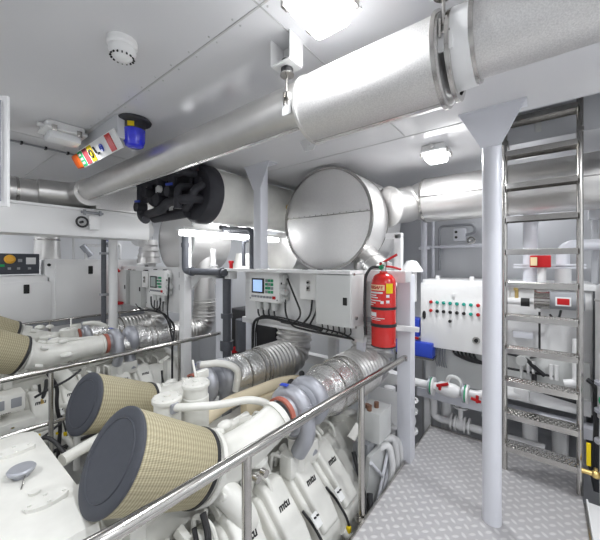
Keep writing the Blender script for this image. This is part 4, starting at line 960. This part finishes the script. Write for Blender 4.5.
# ---------------------------------------------------------------- low clutter right of the near engine
r = root('sensor_box', 'light grey box with brown connectors below the foil wrapped pipe', 'box', (-1.0, 2.2, .3))
put('box', MB().bb((-1.11, 2.10, .28), (-.93, 2.32, .50), .01), 'lgrey', r)
put('connector', MB().cyl((-1.05, 2.15, .50), (-1.05, 2.15, .53), .016).cyl((-1.0, 2.2, .50), (-1.0, 2.2, .54), .018).cyl((-1.02, 2.12, .50), (-1.02, 2.12, .54), .018), 'copper', r)
put('stand', MB().bb((-1.12, 2.05, -.7), (-1.0, 2.3, .28)), 'mid', r)
r = root('lube_pipe', 'bundle of white bent pipes low beside the walkway edge', 'pipe', (-.95, 2.3, -.3))
for k, (dy, dz) in enumerate(((0, 0), (.09, .02), (.17, -.03))):
    put('pipe', MB().tube([(-1.0, 2.2 + dy, .18 + dz), (-.93, 2.27 + dy, .22 + dz), (-.91, 2.30 + dy, .05), (-.95, 2.24 + dy, -.3), (-.95, 2.24 + dy, -.8)], .025, .07, 12), 'white', r)
r = root('cooler_frame', 'grey slanting brace frame beneath the light grey sensor box', 'frame', (-1.0, 2.0, -.5))
put('plate', MB().ngon_plate([(-1.02, 1.95, -.5), (-1.02, 2.35, -.5), (-.98, 2.35, .22), (-.98, 2.02, .22)], .03), 'lgrey', r)
put('brace', MB().tube([(-.95, 1.95, -.4), (-.95, 2.3, .15)], .012).tube([(-.95, 2.02, -.4), (-.95, 2.38, .12)], .012).tube([(-.95, 2.0, .2), (-.95, 2.2, .0)], .012), 'lilac', r)
r = root('drain_valve', 'white valve with handwheel behind the frame leg', 'valve', (-.95, 2.85, .2))
put('body', MB().cyl((-.98, 2.85, -.4), (-.98, 2.85, .34), .035).sphere((-.98, 2.85, .15), .065).cyl((-.98, 2.85, .05), (-.98, 2.85, .07), .08).cyl((-.98, 2.85, .23), (-.98, 2.85, .25), .08), 'white', r)
put('handwheel', MB().torus((-.98, 2.85, .34), (0, 0, 1), .075, .010).box((-.98, 2.85, .34), (.15, .012, .012)).box((-.98, 2.85, .34), (.012, .15, .012)), 'white', r)
r = root('filter_pot', 'pair of white pipe flanges stacked beside the walkway corner', 'valve', (-1.0, 2.95, -.2))
put('body', MB().cyl((-1.12, 2.75, -.4), (-1.12, 2.75, .45), .05).cyl((-1.12, 2.75, .1), (-1.12, 2.75, .13), .09).cyl((-1.12, 2.75, .16), (-1.12, 2.75, .19), .09), 'white', r)

# ---------------------------------------------------------------- switch panel with lamps
x0, x1, z0, z1, yp = -.985, -.33, .76, 1.39, 3.22
r = root('alarm_switchboard', 'white switchboard with rows of red and green lamps', 'switchboard', (-.65, yp, z0))
put('enclosure', MB().bb((x0 + .004, yp + .008, z0), (x1 - .004, yp + .12, z1), .006), 'plast', r)
put('door', MB().bb((x0, yp - .006, z0), (x1, yp + .006, z1), .005), 'plast', r)
put('handle', MB().sphere((x0 + .035, yp - .008, 1.07), .036, (.5, .35, 1.2)), 'ink', r)
lx = [-.885 + k * .0585 for k in range(8)]
c1 = ['redp', 'teal', 'teal', 'teal', 'teal', 'teal', 'teal', 'redp']
c2 = ['redp', 'ink', 'ink', 'ink', 'ink', 'ink', 'teal', 'redp']
for k, x in enumerate(lx):
    for z, m in ((1.205, c1[k]), (1.12, c2[k])):
        put('pilot_lamp' if m != 'ink' else 'selector_knob', MB().cyl((x, yp - .006, z), (x, yp - .012, z), .016).cyl((x, yp - .012, z), (x, yp - .028, z), .013, .010, 14), m, r)
put('selector_knob', MB().cyl((lx[3], yp - .006, 1.035), (lx[3], yp - .026, 1.035), .014), 'ink', r)
kl = put('lock', MB().cyl((-.49, yp - .006, .885), (-.49, yp - .016, .885), .032), 'steel', r)
put('lock_core', MB().cyl((-.49, yp - .016, .885), (-.49, yp - .024, .885), .017), 'ink', kl)
put('top_lamp', MB().cyl((lx[3] + .03, yp - .006, 1.285), (lx[3] + .03, yp - .02, 1.285), .014), 'sticker', r)
# cables below the panel
for k in range(6):
    x = -.62 + k * .035
    cable('thick black cable sweeping from the switchboard underside to the right', [(x - .08, 3.28, .78), (x - .07, 3.28, .71 - k * .004), (x + .06, 3.28, .665), (x + .5, 3.27, .665)], .010, fil=.06, group='black cables under the switchboard')
for k in range(5):
    x = -.86 + k * .022
    cable('thin cable dropping from the left underside of the switchboard', [(x, 3.28, .77), (x, 3.28, .62), (x + .01, 3.32, .54)], .006, 'mid', group='thin cables under the switchboard')

# big white tank block behind ladder and switchboard
r = root('separator_module', 'large white machinery cabinet behind the ladder and switchboard', 'cabinet', (-.4, 3.6, .2))
put('body', MB().bb((-.98, 3.36, .38), (.30, 3.92, 1.37), .012), 'white', r)
put('front_skirt', MB().bb((-.86, 3.31, .40), (.28, 3.36, .80), .006), 'lgrey', r)
put('lid', MB().bb((-1.0, 3.33, 1.37), (.32, 3.94, 1.42), .008), 'white', r)
lg_ = MB()
for x in (-.86, -.55): lg_.cyl((x, 3.36, 1.42), (x, 3.36, 1.46), .02)
put('lid_bolt', lg_, 'white', r)
put('support_shelf', MB().bb((-1.0, 3.16, .29), (.6, 3.34, .33)).bb((-1.0, 3.155, .27), (.6, 3.17, .35)), 'lilac', r)
put('leg', MB().cyl((-.76, 3.3, -1.1), (-.76, 3.3, .29), .05).cyl((-.1, 3.3, -1.1), (-.1, 3.3, .29), .055).cyl((.1, 3.35, -1.1), (.1, 3.35, .29), .055).bb((-.95, 3.22, -1.1), (-.89, 3.28, .29)), 'white', r)
put('name_plate', MB().bb((-.22, 3.304, .94), (-.08, 3.36, .99)), 'lilac', r)
put('channel', MB().bb((-.3, 3.27, .40), (.28, 3.33, .52)), 'white', r)
# blue boxes behind frame leg
r = root('blue_bin', 'blue plastic box beneath the left side of the switchboard', 'box', (-.95, 3.1, .7))
put('bin', MB().bb((-1.22, 3.16, .66), (-.86, 3.34, .80), .01).bb((-1.22, 3.2, .84), (-1.0, 3.36, 1.02), .01), 'bluep', r)
put('steel_rim', MB().bb((-1.22, 3.155, .64), (-.85, 3.345, .66)), 'steel', r)
put('red_strip', MB().bb((-1.22, 3.19, .82), (-1.0, 3.2, .84)), 'redp', r)
# horizontal flanged valve pipes
r = root('flanged_valve', 'horizontal white pipe with two flanges and red levers under the switchboard', 'valve', (-.7, 3.12, .4))
fy, fz = 3.10, .42
put('pipe', MB().tube([(-1.25, fy, .45), (-1.05, fy, .42), (-.86, fy, fz), (-.45, fy + .03, fz), (-.38, fy + .06, fz + .04), (-.1, fy + .12, fz + .06)], .038, .05, 16), 'white', r)
put('valve_body', MB().lathe([(.04, 0), (.06, .03), (.065, .10), (.06, .16), (.04, .2)], (-.80, fy, fz), (1, 0, 0), 24), 'white', r)
for x in (-.86, -.83, -.57, -.54):
    put('flange', MB().cyl((x - .008, fy, fz), (x + .008, fy, fz), .082, seg=32), 'white' if x in (-.83, -.54) else 'alu', r)
put('gasket', MB().cyl((-.852, fy, fz), (-.838, fy, fz), .075, seg=32).cyl((-.562, fy, fz), (-.548, fy, fz), .075, seg=32), 'green', r)
put('lever', MB().box((-.74, fy - .05, fz + .05), (.11, .02, .025), .005, (0, -.4, 0)).cyl((-.76, fy - .05, fz), (-.76, fy - .05, fz + .05), .016), 'redp', r, 'red lever')
put('lever', MB().box((-.47, fy - .04, fz - .02), (.08, .02, .022), .005, (0, .2, 0)).cyl((-.46, fy - .04, fz - .04), (-.46, fy - .04, fz + .02), .012), 'redp', r, 'red lever')
put('hoop', MB().tube([(-.72, fy + .02, fz + .05), (-.70, fy + .02, fz + .12), (-.62, fy + .02, fz + .12), (-.59, fy + .02, fz + .04)], .018, .05), 'lgrey', r)
r = root('bilge_valve_run', 'low white pipe with handwheel gate valve at the walkway end', 'valve', (-.6, 3.2, .1))
by, bz = 3.24, .07
put('pipe', MB().tube([(-.96, by - .02, .33), (-.86, by - .02, .26), (-.86, by - .02, bz + .02), (-.80, by - .02, bz), (0, by, bz)], .034, .08, 16), 'white', r)
for x in (-.70, -.665, -.585, -.55, -.42, -.385): put('flange', MB().cyl((x - .008, by, bz), (x + .008, by, bz), .072, seg=28), 'white', r)
put('valve_body', MB().sphere((-.625, by, bz), .062).cyl((-.625, by, bz), (-.625, by, bz + .15), .022), 'white', r)
put('handwheel', MB().torus((-.625, by, bz + .16), (0, 0, 1), .055, .009).box((-.625, by, bz + .16), (.11, .012, .012)).box((-.625, by, bz + .16), (.012, .11, .012)), 'white', r)
put('valve_body_small', MB().sphere((-.40, by, bz), .05).cyl((-.40, by, bz), (-.40, by, bz + .14), .018), 'white', r)
put('wheel_small', MB().torus((-.40, by, bz + .14), (0, 0, 1), .045, .008), 'white', r)

# ---------------------------------------------------------------- ladder
r = root('ladder', 'vertical steel ladder with perforated treads up to the hatch', 'ladder', (-.03, 2.87, 0))
for x in (-.245, .19): put('side_rail', MB().cyl((x, 2.87, 0), (x, 2.87, 3.2), .019, seg=20), 'steel', r)
for k in range(12):
    z = .21 + .247 * k
    t = MB(); t.bb((-.23, 2.80, z - .004), (.175, 2.925, z)); t.bb((-.23, 2.797, z - .036), (.175, 2.803, z + .002)); t.bb((-.23, 2.922, z - .036), (.175, 2.928, z + .002))
    tr = put('tread', t, 'steel', r)
    hb = MB()
    for i in range(14):
        for j in range(3):
            x = -.215 + i * .0288 + (.014 if j == 1 else 0); y = 2.825 + j * .033
            hb.lathe([(.0105, 0), (.0085, .005), (.0055, .005), (.005, .001)], (x, y, z), (0, 0, 1), 8)
    put('grip_holes', hb, 'steel', tr)
    dk = MB()
    for i in range(14):
        for j in range(3):
            x = -.215 + i * .0288 + (.014 if j == 1 else 0); y = 2.825 + j * .033
            dk.cyl((x, y, z), (x, y, z + .0022), .0052, seg=8)
    put('hole_core', dk, 'ink', tr)
put('wall_stay', MB().bb((-.26, 2.85, 2.50), (-.22, 3.0, 2.53)).bb((.175, 2.85, 2.50), (.21, 3.0, 2.53)), 'steel', r)
tag(put('hatch_switch', MB().bb((-.06, 2.998, 2.60), (-.02, 3.010, 2.67), .006), 'lgrey'), 'small pale switch on the hatch wall behind the top rungs', 'switch')

# ---------------------------------------------------------------- things on top of the cabinet behind the ladder
r = root('flanged_riser', 'white riser pipes on a long flange behind the ladder', 'pipe', (0, 3.42, 1.42))
put('riser', MB().cyl((-.10, 3.42, 1.42), (-.10, 3.42, 2.1), .055, seg=24), 'lilac', r)
put('flange_bar', MB().bb((-.22, 3.36, 1.545), (.26, 3.50, 1.56), .003).bb((-.22, 3.36, 1.568), (.26, 3.50, 1.583), .003), 'lilac', r)
put('stub', MB().cyl((.12, 3.42, 1.42), (.12, 3.42, 1.56), .055, seg=24), 'white', r)
put('elbow', MB().tube([(.12, 3.42, 1.56), (.12, 3.42, 1.74), (1.0, 3.46, 1.74)], .045, .12, 18), 'lilac', r)
r = root('manual_call_box', 'red box with pale label fixed to the riser behind the ladder', 'alarm box', (-.03, 3.3, 1.55))
put('box', MB().box((-.03, 3.29, 1.605), (.14, .08, .10), .008, (0, 0, 0)), 'redp', r)
put('label_plate', MB().bb((-.095, 3.243, 1.57), (-.05, 3.25, 1.64)), 'creamst', r)
put('stem', MB().cyl((-.02, 3.31, 1.42), (-.02, 3.31, 1.56), .03), 'white', r)
r = root('transfer_pump', 'steel pump motor with red label joined to a white pipe behind the ladder', 'pump', (.05, 3.25, 1.2))
put('motor', MB().cyl((.02, 3.24, 1.29), (.24, 3.24, 1.29), .07, seg=28), 'mid', r)
put('pump_head', MB().cyl((-.06, 3.24, 1.29), (.03, 3.24, 1.29), .075, seg=28).cyl((-.07, 3.24, 1.29), (-.055, 3.24, 1.29), .085, seg=28), 'steel', r)
put('label', MB().bb((.075, 3.163, 1.265), (.15, 3.172, 1.315), .003), 'redp', r)
lr = MB().bb((.065, 3.165, 1.255), (.16, 3.174, 1.325), .003); put('label_frame', lr, 'sticker', r)
put('black_coupling', MB().cyl((-.16, 3.24, 1.26), (-.10, 3.24, 1.26), .035), 'ink', r)
put('pipe', MB().cyl((-.32, 3.24, 1.265), (-.16, 3.24, 1.265), .030).cyl((-.11, 3.24, 1.27), (-.06, 3.24, 1.27), .024).cyl((-.25, 3.24, 1.26), (-.25, 3.24, 1.35), .018), 'white', r)
put('brass_valve', MB().cyl((-.19, 3.24, 1.29), (-.19, 3.24, 1.37), .014).box((-.195, 3.22, 1.38), (.03, .02, .05), .004), 'brass', r)
put('cable', MB().tube([(.1, 3.2, 1.22), (.09, 3.2, 1.16), (.06, 3.2, 1.14), (.03, 3.2, 1.18)], .008, .03), 'black', r)
cable('black vertical cable down the white cabinet behind the ladder', [(-.035, 3.298, 1.18), (-.035, 3.298, .85), (-.045, 3.298, .80), (-.10, 3.298, .78)], .008)
cable('thick black hose dropping behind the lower ladder treads', [(-.3, 3.29, .80), (-.15, 3.28, .79), (-.05, 3.26, .70), (.0, 3.26, .66)], .018)
cable('thick black hose curving low behind the ladder', [(-.07, 3.25, .66), (-.07, 3.25, .57), (-.02, 3.25, .53), (.22, 3.25, .50)], .018)
r = root('flow_meter', 'white pump body with round gauge on the shelf behind the lower ladder treads', 'pump', (-.2, 3.2, .4))
put('body', MB().bb((-.21, 3.17, .44), (-.10, 3.26, .54), .012).cyl((-.155, 3.21, .53), (-.155, 3.21, .60), .03).cyl((-.33, 3.21, .50), (-.2, 3.21, .50), .028), 'white', r)
put('gauge_cap', MB().cyl((-.155, 3.21, .60), (-.155, 3.21, .76), .012).cyl((-.155, 3.22, .77), (-.155, 3.19, .77), .04), 'lgrey', r)
for x in (-.11, -.075, .04, .075): put('bottle_post', MB().cyl((x, 3.27, .64), (x, 3.27, .76), .013), 'sticker', r)
put('elbow_pipe', MB().tube([(.20, 3.22, 1.0), (.20, 3.22, .66), (.12, 3.22, .64)], .032, .06), 'white', r)
# conduit and box on the rear wall
r = root('conduit_run', 'grey conduit bent over a small switch on the rear wall', 'conduit', (-.95, 3.95, 1.9))
put('pipe', MB().tube([(-.98, 3.9, 1.5), (-.98, 3.9, 2.02), (-.62, 3.9, 2.02), (-.60, 3.9, 1.93), (-.72, 3.9, 1.90)], .016, .06), 'mid', r)
put('cross_pipe', MB().tube([(-1.2, 3.9, 1.78), (-.4, 3.9, 1.78)], .020), 'lilac', r)
put('hanger', MB().bb((-.46, 3.88, 1.78), (-.42, 3.95, 2.1)).bb((-.50, 3.86, 2.0), (-.38, 3.94, 2.08)), 'lilac', r)
r = root('wall_switch', 'small grey wall switch with round valve left of the pale post', 'switch', (-.78, 3.9, 1.8))
put('box', MB().bb((-.82, 3.86, 1.84), (-.70, 3.95, 1.98), .01), 'lilac', r)
put('button', MB().cyl((-.79, 3.86, 1.94), (-.79, 3.85, 1.94), .014).cyl((-.79, 3.86, 1.88), (-.79, 3.85, 1.88), .014), 'ink', r)
put('valve_ring', MB().torus((-.64, 3.86, 1.84), (0, 1, 0), .035, .007).cyl((-.64, 3.88, 1.84), (-.64, 3.82, 1.84), .012), 'steel', r)
r = root('rear_pipes', 'pair of grey vertical pipes on the rear wall beside the switch', 'pipe', (-1.1, 3.9, 1.4))
put('pipe', MB().cyl((-1.14, 3.85, 1.2), (-1.14, 3.85, 2.1), .035).cyl((-1.05, 3.9, 1.2), (-1.05, 3.9, 2.1), .02), 'lilac', r)
put('collar', MB().cyl((-1.14, 3.85, 1.75), (-1.14, 3.85, 1.78), .06), 'lilac', r)
r = root('mushroom_vent', 'white mushroom vent behind the frame post', 'vent', (-1.05, 3.0, 1.4))
put('dome', MB().lathe([(0, .12), (.05, .11), (.09, .05), (.11, .02), (.11, 0), (0, 0)], (-1.07, 3.2, 1.50), (0, 0, 1), 28), 'white', r)
put('stem', MB().cyl((-1.07, 3.2, 1.2), (-1.07, 3.2, 1.5), .05), 'white', r)
for x in (-.38, .33):
    tag(put('pipe_bracket', MB().bb((x - .04, 3.55, 1.96), (x + .04, 3.64, 2.04), .004).cyl((x, 3.6, 1.42), (x, 3.6, 2.0), .022), 'wall'), 'grey pipe bracket left of the ladder under the big pipe' if x < 0 else 'grey pipe bracket right of the ladder under the big pipe', 'bracket')

# ---------------------------------------------------------------- right edge
r = root('ball_valve', 'brass valve with upright yellow lever beside the ladder foot', 'valve', (.24, 2.8, .2))
put('body', MB().cyl((.19, 2.77, .22), (.36, 2.77, .22), .016).sphere((.26, 2.77, .22), .026).cyl((.26, 2.77, .22), (.26, 2.77, .26), .010), 'brass', r)
put('lever', MB().box((.225, 2.765, .34), (.022, .008, .15), .003), 'yellow', r, 'yellow lever')
r = root('side_deck_plate', 'white deck plate right of the tread plate', 'plate', (.5, 2.2, 0))
put('plate', MB().bb((.215, -1.0, .0), (1.0, 2.76, .03), .004), 'white', r)
put('edge_angle', MB().bb((.213, -1.0, .0), (.222, 2.76, .045)), 'white', r)
put('fitting', MB().cyl((.34, 2.36, .03), (.34, 2.36, .07), .02).box((.31, 2.40, .05), (.06, .02, .02), .004), 'mid', r)
r = root('water_tank', 'white rounded tank at the right edge of the photo', 'tank', (.45, 3.1, .6))
put('shell', MB().lathe([(0, .98), (.10, .97), (.145, .93), (.155, .88), (.155, 0), (0, 0)], (.44, 3.08, .50), (0, 0, 1), 32), 'white', r)
put('band', MB().lathe([(.155, 0), (.159, 0), (.159, .012), (.155, .012)], (.44, 3.08, 1.32), (0, 0, 1), 32), 'lgrey', r)
r = root('side_pipework', 'white vertical pipes with green fittings at the right edge', 'pipe', (.32, 2.75, .1))
put('pipe', MB().cyl((.31, 2.80, .03), (.31, 2.80, 1.0), .030).tube([(.38, 2.70, .03), (.38, 2.70, .5), (.46, 2.72, .55)], .03, .05), 'white', r)
put('flange', MB().cyl((.31, 2.80, .42), (.31, 2.80, .44), .055).cyl((.31, 2.80, .62), (.31, 2.80, .64), .055).sphere((.33, 2.78, .26), .045).cyl((.31, 2.80, .80), (.31, 2.80, .82), .055), 'alu', r)
put('green_fitting', MB().sphere((.315, 2.79, .70), .042).sphere((.315, 2.79, .56), .03), 'green', r)
cable('black hose hanging in the gap right of the ladder', [(.24, 3.05, .75), (.28, 3.05, .72), (.29, 3.05, .5), (.28, 3.05, .1)], .016)
tag(put('gap_panel', MB().bb((.30, 3.34, -.2), (.34, 3.9, 1.35)), 'dark'), 'dark panel in the gap right of the white cabinet', 'panel')  # thin dark board standing upright in the gap beside the cabinet
# near-left lamp strip / door edge
r = root('cabinet_edge', 'white vertical channel strip at the left edge near the ceiling', 'channel', (-1.66, .20, 1.8))
put('channel', MB().box((-1.655, .232, 2.03), (.040, .012, .43), .002, (0, 0, math.radians(38))), 'white', r)
put('slot', MB().box((-1.650, .2225, 2.03), (.004, .004, .39), 0, (0, 0, math.radians(38))), 'mid', r)
